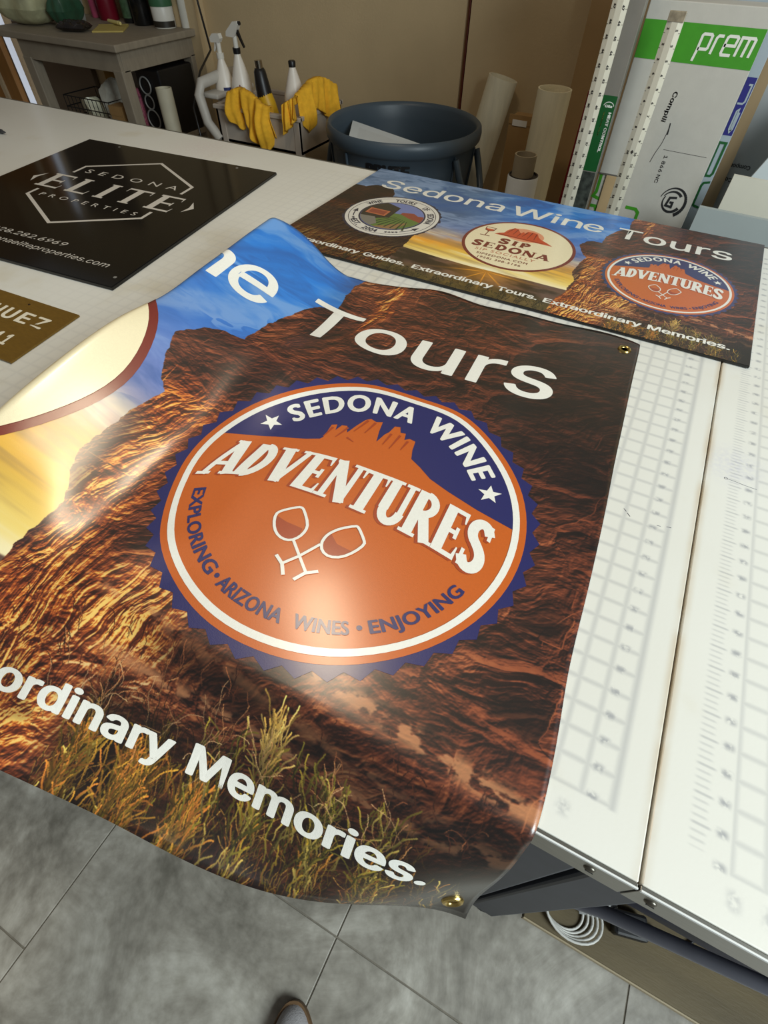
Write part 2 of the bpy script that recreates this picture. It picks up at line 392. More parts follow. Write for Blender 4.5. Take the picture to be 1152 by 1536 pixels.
    strokes(60, -.232, -.218, -.90, -.84, .015, .04, 0.0, [(226, 176, 82), (250, 204, 110)], 2, 0.2)
    strokes(90, -.50, -.10, -.95, -.87, .02, .06, 0.0, [(214, 150, 92), (240, 188, 130)], 1, 1.0)
    strokes(1400, -1.84, -.66, -1.02, -.93, .006, .02, 0.0, [(60, 58, 28), (96, 82, 44), (40, 30, 20)], 2)
    rgba = np.ones((H, W, 4), np.float32); rgba[..., :3] = np.clip(img, 0, 1)
    im = bpy.data.images.new('landscape_print', W, H, alpha=False)
    im.pixels.foreach_set(rgba.ravel()); im.update()
    try: im.pack()
    except Exception: pass
    return im
ART = paint_art()
def art_mat(name, rough, coat):
    m = bpy.data.materials.new(name); m.use_nodes = True; nt = m.node_tree; N = nt.nodes; L = nt.links
    b = N['Principled BSDF']; b.inputs['Roughness'].default_value = rough
    b.inputs['Coat Weight'].default_value = coat; b.inputs['Coat Roughness'].default_value = 0.21
    t = N.new('ShaderNodeTexImage'); t.image = ART; t.interpolation = 'Cubic'; t.extension = 'EXTEND'; L.new(t.outputs[0], b.inputs['Base Color'])
    tc = N.new('ShaderNodeTexCoord'); n = N.new('ShaderNodeTexNoise'); n.inputs['Scale'].default_value = 900
    L.new(tc.outputs['Object'], n.inputs[0]); bp = N.new('ShaderNodeBump'); bp.inputs['Strength'].default_value = 0.12; bp.inputs['Distance'].default_value = 0.0006
    L.new(n.outputs[0], bp.inputs['Height']); L.new(bp.outputs[0], b.inputs['Normal'])
    return m

def slab_strokes(p, letter, x, y, w, h, th, tw):
    """a bold letter with small serifs, drawn from strokes: box (x, y, w, h), thick stroke th, thin stroke tw"""
    X = lambda a: x + a * w; Y = lambda b: y + b * h
    Q = lambda a, b, wd, w1=None: p.quad((X(a[0]), Y(a[1])), (X(b[0]), Y(b[1])), wd, w1)
    def serif(a, b, s=1.0): p.quad((X(a) - th * .82 * s, Y(b)), (X(a) + th * .82 * s, Y(b)), h * .07)
    hs = .035
    def bowl(cx, cy, rx, ry, a0, a1, wd, n=14):
        pts = [(X(cx) + rx * w * math.cos(math.radians(a0 + (a1 - a0) * i / n)), Y(cy) + ry * h * math.sin(math.radians(a0 + (a1 - a0) * i / n))) for i in range(n + 1)]
        p.line(pts, wd)
    if letter == 'A':
        Q((.10, 0), (.50, 1), tw); Q((.86, 0), (.50, 1), th); Q((.25, .30), (.72, .30), tw); serif(.10, hs, .8); serif(.86, hs); Q((.30, .97), (.62, .97), h * .07)
    elif letter == 'D':
        Q((.22, 0), (.22, 1), th); bowl(.30, .5, .48, .46, -90, 90, th * .85); Q((.05, .965), (.34, .965), h * .07); Q((.05, .035), (.34, .035), h * .07)
    elif letter == 'V':
        Q((.14, 1), (.50, 0), th); Q((.86, 1), (.50, 0), tw); serif(.14, 1 - hs); serif(.86, 1 - hs, .8)
    elif letter in 'EF':
        Q((.24, 0), (.24, 1), th); Q((.05, .955), (.90, .955), h * .09); Q((.24, .50), (.72, .50), h * .09)
        Q((.86, 1), (.90, .76), tw * .7, tw * .25); Q((.72, .62), (.72, .38), tw * .6)
        if letter == 'E': Q((.05, .045), (.92, .045), h * .09); Q((.88, 0), (.94, .26), tw * .7, tw * .25)
    elif letter == 'L':
        Q((.24, 0), (.24, 1), th); serif(.24, 1 - hs); Q((.05, .045), (.92, .045), h * .09); Q((.88, 0), (.94, .28), tw * .7, tw * .25)
    elif letter == 'I':
        Q((.5, 0), (.5, 1), th); serif(.5, hs); serif(.5, 1 - hs)
    elif letter == 'N':
        Q((.16, 0), (.16, 1), tw); Q((.16, 1), (.84, 0), th); Q((.84, 0), (.84, 1), tw); serif(.16, hs, .8); serif(.84, 1 - hs, .8); Q((.0, .965), (.25, .965), h * .07)
    elif letter == 'T':
        Q((.5, 0), (.5, 1), th); Q((.04, .955), (.96, .955), h * .09); serif(.5, hs); Q((.07, 1), (.05, .74), tw * .7, tw * .25); Q((.93, 1), (.95, .74), tw * .7, tw * .25)
    elif letter == 'U':
        Q((.20, .28), (.20, 1), th); Q((.80, .28), (.80, 1), tw); bowl(.50, .30, .30, .25, 180, 360, th * .85); serif(.20, 1 - hs); serif(.80, 1 - hs, .8)
    elif letter == 'R':
        Q((.20, 0), (.20, 1), th); bowl(.34, .73, .36, .22, -90, 90, th * .8); Q((.05, .965), (.36, .965), h * .07); Q((.20, .50), (.38, .50), h * .08)
        Q((.46, .50), (.84, 0), th); serif(.20, hs); serif(.86, hs, .7)
    elif letter == 'O':
        bowl(.5, .5, .38, .46, 0, 360, th * .9, 24)
    elif letter == 'P':
        Q((.24, 0), (.24, 1), th); bowl(.40, .72, .34, .235, -90, 90, th * .8); Q((.06, .965), (.42, .965), h * .07); serif(.24, hs)
    elif letter == 'S':
        pts = [(.86, .80), (.70, .94), (.45, .965), (.24, .88), (.18, .74), (.28, .61), (.50, .52), (.72, .41), (.82, .27), (.74, .12), (.52, .035), (.28, .06), (.12, .20)]
        for _ in range(2): pts = [pts[0]] + [q for a, b in zip(pts[:-1], pts[1:]) for q in ((a[0] * .75 + b[0] * .25, a[1] * .75 + b[1] * .25), (a[0] * .25 + b[0] * .75, a[1] * .25 + b[1] * .75))] + [pts[-1]]
        p.line([(X(a), Y(b)) for a, b in pts], th * .98); Q((.86, 1), (.86, .70), tw * .6); Q((.12, 0), (.12, .32), tw * .6)
def serif_word(p, word, widths, x0, x1, y, h, th, tw, gap, f=None):
    tot = sum(widths) + gap * (len(word) - 1); k = (x1 - x0) / tot; x = x0; q = Print()
    for c, wd in zip(word, widths):
        slab_strokes(q, c, x, y, wd * k, h, th, tw); x += (wd + gap) * k
    V = np.array(q.V)
    if f is not None: V = f(V)
    p.add(V, q.F)

# ---- inks of the design: list of (name, ink name, sRGB, Print, layer, [label])
def design(full):
    out = []; WH = (246, 244, 234)
    def nw(name, inkn, col, layer):
        p = Print(); out.append((name, inkn, col, p, layer)); return p
    white = Print(); navy = Print(); orange = Print(); cream = Print(); red = Print(); white2 = Print(); navy2 = Print(); shadow = Print(); wine = Print(); white3 = Print()
    # title and tagline
    tl = []
    if full: tl.append(('Sedona', -1.742, -1.102, -.232))
    tl += [('Win', -1.066, -.734, -.232), ('e', -.727, -.640, -.232), ('Tours', -.580, -.113, -.238)]
    for s, a, b, y in tl: nw('title_word', 'white_ink', WH, 1).text(s, lambda V, a=a, b=b, y=y: fit(V, a, b, y, .150), 0.012)
    tg = []
    if full: tg += [('Extraordinary', -1.80, -1.462), ('Guides.', -1.442, -1.252), ('Extraordinary', -1.222, -.886)]
    tg += [('Tours.', -.868, -.714), ('Extraordinary', -.692, -.346), ('Memories.', -.326, -.064)]
    for s, a, b in tg: nw('tagline_word', 'white_ink', WH, 1).text(s, lambda V, a=a, b=b: fit(V, a, b, -.926, .043), 0.038)
    # right badge
    cx, cy, R = -.313, -.549, .247
    n = 48; gear = []
    for i in range(n * 2):
        r = (.2505 if i % 2 == 0 else .2405); a = math.pi * i / n; gear.append((cx + r * math.cos(a), cy + r * math.sin(a)))
    navy.add(gear + [(cx, cy)], [(i, (i + 1) % (2 * n), 2 * n) for i in range(2 * n)])
    orange.disc(cx, cy, .2335, n=96)
    land = [(-.530, -.517), (-.46, -.485), (-.418, -.471), (-.400, -.463), (-.397, -.458), (-.3985, -.428), (-.391, -.424), (-.388, -.436), (-.384, -.423), (-.376, -.421), (-.370, -.434), (-.364, -.415),
            (-.357, -.399), (-.350, -.393), (-.340, -.396), (-.331, -.392), (-.328, -.412), (-.3225, -.434), (-.318, -.415), (-.314, -.408), (-.311, -.393), (-.303, -.391), (-.298, -.402), (-.290, -.401),
            (-.287, -.414), (-.281, -.409), (-.271, -.411), (-.268, -.430), (-.263, -.446), (-.246, -.456), (-.225, -.471), (-.196, -.482), (-.15, -.496), (-.100, -.510)]
    r0 = .2215; a0 = math.atan2(land[-1][1] - cy, land[-1][0] - cx); a1 = math.atan2(land[0][1] - cy, land[0][0] - cx)
    land[0] = (cx + r0 * math.cos(a1), cy + r0 * math.sin(a1)); land[-1] = (cx + r0 * math.cos(a0), cy + r0 * math.sin(a0))
    navy2.poly(land + [(cx + r0 * math.cos(a0 + (a1 - a0) * i / 40), cy + r0 * math.sin(a0 + (a1 - a0) * i / 40)) for i in range(1, 40)])
    for a, b in (((-.394, -.432), (-.398, -.456)), ((-.373, -.424), (-.381, -.450)), ((-.352, -.398), (-.362, -.428)), ((-.340, -.398), (-.346, -.425)), ((-.309, -.410), (-.312, -.436)), ((-.296, -.408), (-.300, -.440)), ((-.281, -.415), (-.284, -.436)), ((-.365, -.444), (-.352, -.449))):
        nw('butte_line', 'rust_ink', (170, 66, 24), 4).quad(a, b, .0035, .001)
    white2.ring(cx, cy, .2165, .2250)
    nw('badge_word', 'white_ink', WH, 5).text('SEDONA', lambda V: arc(V, cx, cy, .173, 143.5, 82.5, .0335), 0.065, 'bfont', 1.2)
    nw('badge_word', 'white_ink', WH, 5).text('WINE', lambda V: arc(V, cx, cy, .173, 75.5, 35.5, .0335), 0.065, 'bfont', 1.15)
    for a in (152.5, 27.2): nw('badge_star', 'white_ink', WH, 5).star(cx + .190 * math.cos(math.radians(a)), cy + .190 * math.sin(math.radians(a)), .0165, a)
    for s, a, b in (('EXPLORING', -158.5, -114.0), ('ARIZONA', -109.5, -83.5), ('WINES', -79.8, -62.0), ('ENJOYING', -55.8, -20.8)):
        nw('badge_word', 'navy_ink', (30, 34, 98), 4).text(s, lambda V, a=a, b=b: arc(V, cx, cy, .2005, a, b, .0165, True), 0.055, 'bfont', 1.02)
    for a in (-111.7, -58.8): nw('badge_dot', 'navy_ink', (30, 34, 98), 4).disc(cx + .1925 * math.cos(math.radians(a)), cy + .1925 * math.sin(math.radians(a)), .0032, n=14)
    base = lambda x: -.5640 - .85 * (x + .31) ** 2
    f = lambda V: np.stack([V[:, 0], base(V[:, 0]) + V[:, 1] * (1 + 1.2 * (V[:, 0] + .31) ** 2)], 1)
    wd = [1.02, .86, .98, .80, .98, .90, .94, .98, .80, .80]
    serif_word(white3, 'ADVENTURES', wd, -.511, -.118, 0, .0745, .0140, .0078, .04, f)
    sV = np.array(white3.V)
    for dx, dy in ((-.0034, -.0026), (-.0017, -.0013)): shadow.add(sV + [dx, dy], white3.F)
    g1 = [(-.3735, -.6215), (-.371, -.613), (-.360, -.600), (-.353, -.594), (-.347, -.597), (-.332, -.614), (-.3285, -.625), (-.330, -.638), (-.336, -.648), (-.346, -.651), (-.357, -.647), (-.367, -.636)]
    g2 = [(-.3015, -.612), (-.294, -.600), (-.2795, -.5875), (-.275, -.588), (-.261, -.602), (-.2575, -.608), (-.263, -.623), (-.273, -.638), (-.286, -.645), (-.297, -.642), (-.3035, -.632), (-.304, -.621)]
    ga = nw('wine_glass', 'white_ink', WH, 6); gb = nw('wine_glass', 'white_ink', WH, 7); ch = lambda P: [q for a, b in zip(P, P[1:] + P[:1]) for q in ((a[0] * .75 + b[0] * .25, a[1] * .75 + b[1] * .25), (a[0] * .25 + b[0] * .75, a[1] * .25 + b[1] * .75))]
    ga.line(ch(g1), .0036, True); gb.line(ch(g2), .0036, True)
    ga.line([(-.333, -.646), (-.314, -.6635), (-.298, -.678)], .0036); ga.line([(-.3045, -.694), (-.298, -.6795), (-.2865, -.6695)], .0042)
    gb.line([(-.3035, -.634), (-.316, -.663), (-.3265, -.681)], .0036); gb.line([(-.339, -.6745), (-.3265, -.682), (-.3175, -.6945)], .0042)
    wine.poly([(-.370, -.6225), (-.356, -.625), (-.334, -.624), (-.332, -.637), (-.338, -.647), (-.347, -.649), (-.357, -.645), (-.366, -.635)])
    nw('badge_wine', 'rust_ink', (170, 66, 24), 4).poly([(-.3000, -.613), (-.287, -.623), (-.266, -.624), (-.275, -.637), (-.286, -.643), (-.296, -.640), (-.302, -.631), (-.302, -.620)])
    # middle badge: round, cream
    mx, my = -.918, -.528
    red.disc(mx, my, .236, .234); cream.disc(mx, my, .2225, .2205)
    D = Print(); D.disc(-.932, -.425, .060, .060, 30)
    sun = Print(); sun.disc(-.925, -.425, .085, .065, 30)
    butte = Print(); butte.poly([(-1.045, -.470), (-1.030, -.452), (-1.012, -.440), (-1.000, -.400), (-.985, -.372), (-.968, -.376), (-.955, -.398), (-.946, -.412), (-.938, -.392), (-.930, -.405), (-.922, -.382), (-.900, -.378), (-.878, -.384), (-.866, -.412), (-.850, -.432), (-.820, -.450), (-.788, -.473)])
    but2 = Print()
    for a, b in (((-.985, -.380), (-1.0, -.44)), ((-.966, -.384), (-.972, -.44)), ((-.92, -.39), (-.93, -.44)), ((-.90, -.385), (-.905, -.45)), ((-.88, -.392), (-.876, -.45)), ((-.945, -.415), (-.95, -.45)), ((-1.03, -.462), (-.83, -.466))): but2.quad(a, b, .005, .002)
    gl = Print(); gl.line([(-1.098, -.418), (-1.094, -.448), (-1.076, -.458), (-1.058, -.448), (-1.054, -.418)], .004, True); gl.line([(-1.076, -.458), (-1.076, -.503)], .004); gl.line([(-1.098, -.505), (-1.054, -.505)], .005)
    glw = Print(); glw.poly([(-1.094, -.434), (-1.058, -.434), (-1.060, -.447), (-1.076, -.455), (-1.092, -.447)])
    MA = (122, 36, 24)
    if full:
     serif_word(nw('oval_word', 'maroon_ink', MA, 7), 'SIP', [.8, .5, .85], -1.005, -.862, -.545, .046, .0150, .0075, .10)
     serif_word(nw('oval_word', 'maroon_ink', MA, 7), 'SEDONA', [.82, .85, .95, .98, .98, 1.0], -1.098, -.766, -.612, .050, .0150, .0075, .10)
     nw('oval_word', 'pale_orange_ink2', (200, 120, 90), 7).text('SIP SOCIALLY', lambda V: fit(V, -1.066, -.812, -.6480, .022), 0.0, 'bfont', 1.2)
     nw('oval_word', 'maroon_ink', MA, 7).text('SIPSEDONA.COM', lambda V: fit(V, -1.046, -.831, -.682, .017), 0.02, 'bfont', 1.2)
     nw('oval_word', 'maroon_ink', MA, 7).text('(928) 308-5166', lambda V: fit(V, -1.030, -.849, -.712, .016), 0.02, 'bfont', 1.2)
    out += [('badge_rim', 'navy_ink', (30, 34, 98), navy, 1), ('badge_field', 'orange_ink', (206, 98, 22), orange, 2), ('badge_sky', 'navy_ink', (30, 34, 98), navy2, 3),
           ('badge_shadow', 'rust_ink', (170, 66, 24), shadow, 4), ('badge_wine', 'rust_ink', (170, 66, 24), wine, 4), ('badge_ring', 'white_ink', (246, 244, 234), white2, 4), ('badge_lettering', 'white_ink', (246, 244, 234), white3, 5),
           ]
    out += [('oval_border', 'maroon_ink', (122, 36, 24), red, 1), ('oval_field', 'cream_ink', (250, 236, 196), cream, 4)]
    if full:
        out += [('oval_sun', 'pale_orange_ink', (238, 160, 120), sun, 5), ('oval_butte', 'red_rock_ink', (206, 78, 38), butte, 6), ('oval_butte_lines', 'maroon_ink', (122, 36, 24), but2, 7),
                ('oval_glass', 'maroon_ink', (122, 36, 24), gl, 7), ('oval_wine', 'red_rock_ink', (206, 78, 38), glw, 8)]
        lx, ly = -1.518, -.522
        A = Print(); rg = random.Random(4); A.poly([(lx + (.222 + rg.uniform(-.006, .006)) * math.cos(2 * math.pi * i / 120), ly + (.225 + rg.uniform(-.006, .006)) * math.sin(2 * math.pi * i / 120)) for i in range(120)])
        B = Print(); B.disc(lx, ly, .213, .216); Cc = Print(); Cc.ring(lx, ly, .196, .199); Cc.disc(lx, ly, .152, .154)
        sky = Print(); sky.disc(lx, ly, .145, .147)
        def cut(pts):                                      # keep a polygon inside the round picture
            o = []
            for x, y in pts:
                d = math.hypot(x - lx, y - ly); k = min(1, .144 / max(d, 1e-6)); o.append((lx + (x - lx) * k, ly + (y - ly) * k))
            return o
        def dense(pts, m=8):
            o = []
            for i in range(len(pts)):
                a, b = pts[i], pts[(i + 1) % len(pts)]
                o += [(a[0] + (b[0] - a[0]) * j / m, a[1] + (b[1] - a[1]) * j / m) for j in range(m)]
            return o
        mtn = Print(); mtn.poly(cut(dense([(-1.49, -.47), (-1.44, -.455), (-1.41, -.475), (-1.36, -.465), (-1.33, -.50), (-1.33, -.56), (-1.50, -.56)])))
        vine = Print(); vine.poly(cut(dense([(-1.55, -.50), (-1.49, -.49), (-1.44, -.515), (-1.36, -.54), (-1.34, -.60), (-1.42, -.72), (-1.60, -.72)])))
        vin2 = Print()
        for i in range(7): vin2.quad((-1.50 + .012 * i, -.53 - .004 * i), (-1.585 + .03 * i, -.645), .004, .009)
        path = Print(); path.poly(cut(dense([(-1.43, -.57), (-1.415, -.57), (-1.45, -.66), (-1.56, -.68)])))
        hs = Print(); hs.poly(cut(dense([(-1.70, -.44), (-1.60, -.40), (-1.52, -.43), (-1.52, -.55), (-1.60, -.60), (-1.70, -.60)])))
        sg = Print(); sg.poly([(-1.645, -.485), (-1.545, -.485), (-1.545, -.545), (-1.645, -.545)]); sg2 = Print(); sg2.poly([(-1.635, -.495), (-1.555, -.495), (-1.555, -.535), (-1.635, -.535)])
        gw = Print(); gw.poly(cut(dense([(-1.66, -.58), (-1.58, -.57), (-1.54, -.63), (-1.57, -.68), (-1.66, -.66)])))
        for s, a, b in (('WINE', 158, 133), ('TOURS', 112, 78), ('OF', 60, 49), ('SEDONA', 36, -3)): nw('seal_word', 'navy_black_ink', (24, 24, 56), 4).text(s, lambda V, a=a, b=b: arc(V, lx, ly, .161, a, b, .029), 0.06, 'bfont', 1.1)
        for s, a, b in (('EST.', -140, -118), ('2004', -108, -84)): nw('seal_word', 'navy_black_ink', (24, 24, 56), 4).text(s, lambda V, a=a, b=b: arc(V, lx, ly, .190, a, b, .029, True), 0.06, 'bfont', 1.1)
        for a0, a1 in ((188, 208), (-52, -28)):
            pts = [(lx + .175 * math.cos(math.radians(a0 + (a1 - a0) * i / 8)), ly + .177 * math.sin(math.radians(a0 + (a1 - a0) * i / 8))) for i in range(9)]
            Cc.line(pts, .005); e = pts[0] if a0 > 0 else pts[-1]; ar = math.radians(a0 + 90 + 180 if a0 > 0 else a1 + 90)
            Cc.poly([(e[0] + .026 * math.cos(ar), e[1] + .026 * math.sin(ar)), (e[0] + .016 * math.cos(ar + 2.2), e[1] + .016 * math.sin(ar + 2.2)), (e[0] + .016 * math.cos(ar - 2.2), e[1] + .016 * math.sin(ar - 2.2))])
        for a in (213, 218, 223, -56, -61, -66, -71): Cc.star(lx + .175 * math.cos(math.radians(a)), ly + .177 * math.sin(math.radians(a)), .010)
        out += [('seal_edge', 'navy_black_ink', (24, 24, 56), A, 1), ('seal_ring', 'seal_white_ink', (232, 228, 218), B, 2), ('seal_lettering', 'navy_black_ink', (24, 24, 56), Cc, 3), ('seal_sky', 'seal_sky_ink', (118, 132, 190), sky, 4),
                ('seal_hills', 'seal_hill_ink', (150, 66, 44), mtn, 5), ('seal_vines', 'seal_green_ink', (96, 124, 52), vine, 6), ('seal_vine_rows', 'seal_dark_green_ink', (40, 60, 26), vin2, 7), ('seal_path', 'seal_path_ink', (150, 116, 70), path, 7),
                ('seal_winery', 'seal_black_ink', (30, 24, 20), hs, 7), ('seal_winery_board', 'seal_board_ink', (196, 108, 66), sg, 8), ('seal_winery_board_middle', 'seal_hill_ink', (150, 66, 44), sg2, 9), ('seal_gravel', 'seal_gravel_ink', (130, 126, 116), gw, 8)]
    return out
def ink(name, col, rough=.36):
    return mat(name, col, rough=.42, noise=.03, scale=400, bump=.08, bscale=900, coat=1.0, croughn=.21)

# ================================================================== the room
def tile_mat():
    m = mat('floor_stone', (124, 117, 104), rough=.42, noise=.30, scale=3.2, bump=.25, bscale=26)
    nt = m.node_tree; N = nt.nodes; L = nt.links; b = N['Principled BSDF']
    tc = N.new('ShaderNodeTexCoord'); oi = N.new('ShaderNodeObjectInfo')
    ad = N.new('ShaderNodeVectorMath'); ad.operation = 'ADD'; L.new(tc.outputs['Object'], ad.inputs[0]); L.new(oi.outputs['Location'], ad.inputs[1])
    n1 = N.new('ShaderNodeTexNoise'); n1.inputs['Scale'].default_value = 2.3; n1.inputs['Detail'].default_value = 9; n1.inputs['Roughness'].default_value = .68; n1.inputs['Distortion'].default_value = 1.6
    L.new(ad.outputs[0], n1.inputs[0])
    r = N.new('ShaderNodeValToRGB'); e = r.color_ramp.elements
    e[0].position = .34; e[0].color = lin((118, 113, 102)) + (1,); e[1].position = .68; e[1].color = lin((200, 195, 182)) + (1,)
    k = e.new(.5); k.color = lin((156, 150, 138)) + (1,)
    L.new(n1.outputs[0], r.inputs[0])
    n2 = N.new('ShaderNodeTexNoise'); n2.inputs['Scale'].default_value = 38; n2.inputs['Detail'].default_value = 6; L.new(ad.outputs[0], n2.inputs[0])
    mx = N.new('ShaderNodeMixRGB'); mx.blend_type = 'SOFT_LIGHT'; mx.inputs[0].default_value = .75; L.new(r.outputs[0], mx.inputs[1]); L.new(n2.outputs[0], mx.inputs[2])
    L.new(mx.outputs[0], b.inputs['Base Color'])
    return m
FM = tile_mat()
fl = struct(MB().box((-5.2, -1.6, -.06), (2.4, 2.95, -.0022)).build('floor', mat('grout', (124, 117, 104), rough=.85, noise=.12, scale=60, bump=.3)))
meshes = {}
for i in range(-8, 5):
    x0 = -.22 + .55 * i; oy_ = -.458 if i == -2 else -.153
    for j in range(-2, 6):
        y0 = oy_ + .61 * j
        if y0 > 2.9 or y0 + .61 < -1.6: continue
        if 'tile' not in meshes:
            t = MB().box((.0014, .0014, -.004), (.5486, .6086, 0), .0010).build('floor_tile', FM); meshes['tile'] = t.data
        else:
            t = bpy.data.objects.new('floor_tile', meshes['tile']); COL.objects.link(t)
        t.location = (x0, y0, 0); t.parent = fl
WM = mat('wall_paint', (202, 178, 138), rough=.8, noise=.035, scale=7, bump=.35, bscale=120)
wb = struct(MB().box((-5.2, 2.752, 0), (-1.236, 2.86, 2.7)).box((-1.212, 2.744, 0), (2.4, 2.86, 2.7)).build('wall_back', WM))
jt = struct(MB().box((-1.238, 2.762, 0), (-1.210, 2.80, 2.7)).build('trim_1', mat('joint_filler', (118, 82, 50), rough=.7, noise=.1)), None)
MB().tube([(-1.2225, 2.757, 0.0), (-1.2225, 2.757, 2.7)], .0042, 8).build('copper_strip', mat('copper_dark', (96, 34, 16), rough=.45), jt, auto=40)
wl = struct(MB().box((-5.3, -1.6, 0), (-5.2, 2.86, 2.7)).build('wall_left', mat('wall_left_paint', (150, 120, 84), rough=.8, noise=.05, scale=5)))
MB().box((-5.2, -1.6, 0), (-5.185, 2.75, .1)).build('skirting', mat('skirting_paint', (182, 172, 154), rough=.6, noise=.03), wl)
bb = struct(MB().box((-5.2, 2.735, 0), (-1.236, 2.752, .09), .004).box((-1.212, 2.728, 0), (2.4, 2.744, .09), .004).build('baseboard_back', mat('skirting_paint', (182, 172, 154), rough=.6, noise=.03)))

# ================================================================== the work table
ALU = mat('brushed_alu', (150, 148, 140), rough=.32, metal=.9, noise=.08, scale=60, stretch=(1, 12, 12))
def cut_surface(name, kind):
    m = bpy.data.materials.new(name); m.use_nodes = True; nt = m.node_tree; N = nt.nodes; L = nt.links; b = N['Principled BSDF']
    b.inputs['Roughness'].default_value = .36; b.inputs['Coat Weight'].default_value = .25; b.inputs['Coat Roughness'].default_value = .2
    tc = N.new('ShaderNodeTexCoord'); sx = N.new('ShaderNodeSeparateXYZ'); L.new(tc.outputs['Object'], sx.inputs[0])
    X, Y = sx.outputs[0], sx.outputs[1]
    def M(op, a, c=None, d=None, clamp=False):
        n = N.new('ShaderNodeMath'); n.operation = op; n.use_clamp = clamp
        for i, v in enumerate((a, c, d)):
            if v is None: continue
            if isinstance(v, (int, float)): n.inputs[i].default_value = v
            else: L.new(v, n.inputs[i])
        return n.outputs[0]
    P = .02333
    def sm(x, a, c):
        n = N.new('ShaderNodeMapRange'); n.interpolation_type = 'SMOOTHSTEP'; L.new(x, n.inputs[0]); n.inputs[1].default_value = a; n.inputs[2].default_value = c
        n.inputs[3].default_value = 0; n.inputs[4].default_value = 1; return n.outputs[0]
    def line(c, o, wdt, per=P):
        f = M('ABSOLUTE', M('SUBTRACT', M('FRACT', M('ADD', M('DIVIDE', M('SUBTRACT', c, o), per), .5)), .5))
        return sm(M('MULTIPLY', f, per), wdt, 0.0)
    def band(c, a, b2, s=.0015):
        return M('MULTIPLY', sm(c, a - s, a + s), sm(c, b2 + s, b2 - s))
    mul = lambda *a: a[0] if len(a) == 1 else M('MULTIPLY', a[0], mul(*a[1:]))
    nz = N.new('ShaderNodeTexNoise'); nz.inputs['Scale'].default_value = 170; L.new(tc.outputs['Object'], nz.inputs[0])
    if kind == 'left':
        gx, gy = -.0522, .045
        reg = mul(band(X, -3.28, gx + P + .001), band(Y, gy - .001, 1.17))
        g = M('MAXIMUM', line(X, gx, .0046), line(Y, gy, .0044))
        g = mul(g, reg, sm(X, -1.25, -.35), .24)
        heavy = mul(band(X, gx + P - .0015, gx + P + .0035, .0035), band(Y, gy - .002, 1.17), .34)
        num = mul(band(X, gx + .004, gx + .013, .003), line(Y, gy + .001, .006), sm(nz.outputs[0], .30, .55), reg, .55)
        foot = mul(line(X, gx - .010, .009), band(Y, gy - .022, gy - .012, .004), band(X, -3.28, gx + .004), sm(nz.outputs[0], .3, .6), .34)
    else:
        gx, gy = .058, .042
        reg = mul(band(X, gx - .001, 1.25), band(Y, gy - .001, 1.17))
        g = mul(M('MAXIMUM', line(X, gx, .0046), line(Y, gy, .0044)), reg, .22)
        tick = mul(line(Y, gy, .0019, P / 4), band(X, gx - .0300, gx - .0190, .0025), band(Y, gy + .006, 1.17), .22)
        half = mul(line(Y, gy, .0020, P), band(X, gx - .0300, gx - .0160, .0025), band(Y, gy + .006, 1.17), .34)
        heavy = M('MAXIMUM', tick, half)
        num = mul(band(X, gx - .0115, gx - .0035, .003), line(Y, gy + .001, .0055), band(Y, gy - .002, 1.17), sm(nz.outputs[0], .30, .55), .55)
        foot = mul(line(X, gx + .003, .008), band(Y, gy - .022, gy - .010, .004), band(X, gx - .012, 1.25), sm(nz.outputs[0], .3, .6), .34)
    f = M('MAXIMUM', M('MAXIMUM', g, heavy), M('MAXIMUM', num, foot))
    n3 = N.new('ShaderNodeTexNoise'); n3.inputs['Scale'].default_value = 1.6; n3.inputs['Detail'].default_value = 5; L.new(tc.outputs['Object'], n3.inputs[0])
    r = N.new('ShaderNodeValToRGB'); e = r.color_ramp.elements; e[0].position = .35; e[1].position = .68
    e[0].color = lin((226, 224, 214)) + (1,); e[1].color = lin((236, 236, 229)) + (1,); L.new(n3.outputs[0], r.inputs[0])
    n4 = N.new('ShaderNodeTexNoise'); n4.inputs['Scale'].default_value = 9; n4.inputs['Detail'].default_value = 6; L.new(tc.outputs['Object'], n4.inputs[0])
    st = N.new('ShaderNodeMixRGB'); L.new(mul(sm(n4.outputs[0], .56, .78), .35), st.inputs[0]); L.new(r.outputs[0], st.inputs[1]); st.inputs[2].default_value = lin((208, 196, 160)) + (1,)
    # grime gathered along the seam and rim
    gr = N.new('ShaderNodeMixRGB'); L.new(mul(sm(M('ABSOLUTE', X), .010, 0.0), sm(n4.outputs[0], .3, .6), .55), gr.inputs[0]); L.new(st.outputs[0], gr.inputs[1]); gr.inputs[2].default_value = lin((186, 160, 116)) + (1,)
    mx = N.new('ShaderNodeMixRGB'); L.new(f, mx.inputs[0]); L.new(gr.outputs[0], mx.inputs[1]); mx.inputs[2].default_value = lin((92, 98, 118)) + (1,)
    # faint ink stains
    v = N.new('ShaderNodeVectorMath'); v.operation = 'DISTANCE'; L.new(tc.outputs['Object'], v.inputs[0]); v.inputs[1].default_value = (.032, .50, 0) if kind == 'right' else (-1.35, 1.15, 0)
    s2 = N.new('ShaderNodeMixRGB'); L.new(mul(sm(v.outputs['Value'], .055 if kind == 'right' else .16, 0.0), sm(nz.outputs[0], .2, .7), .16), s2.inputs[0]); L.new(mx.outputs[0], s2.inputs[1])
    s2.inputs[2].default_value = lin((120, 120, 200) if kind == 'right' else (190, 110, 130)) + (1,)
    L.new(s2.outputs[0], b.inputs['Base Color'])
    n5 = N.new('ShaderNodeTexNoise'); n5.inputs['Scale'].default_value = 300; L.new(tc.outputs['Object'], n5.inputs[0])
    bp = N.new('ShaderNodeBump'); bp.inputs['Strength'].default_value = .05; bp.inputs['Distance'].default_value = .001; L.new(n5.outputs[0], bp.inputs['Height']); L.new(bp.outputs[0], b.inputs['Normal'])
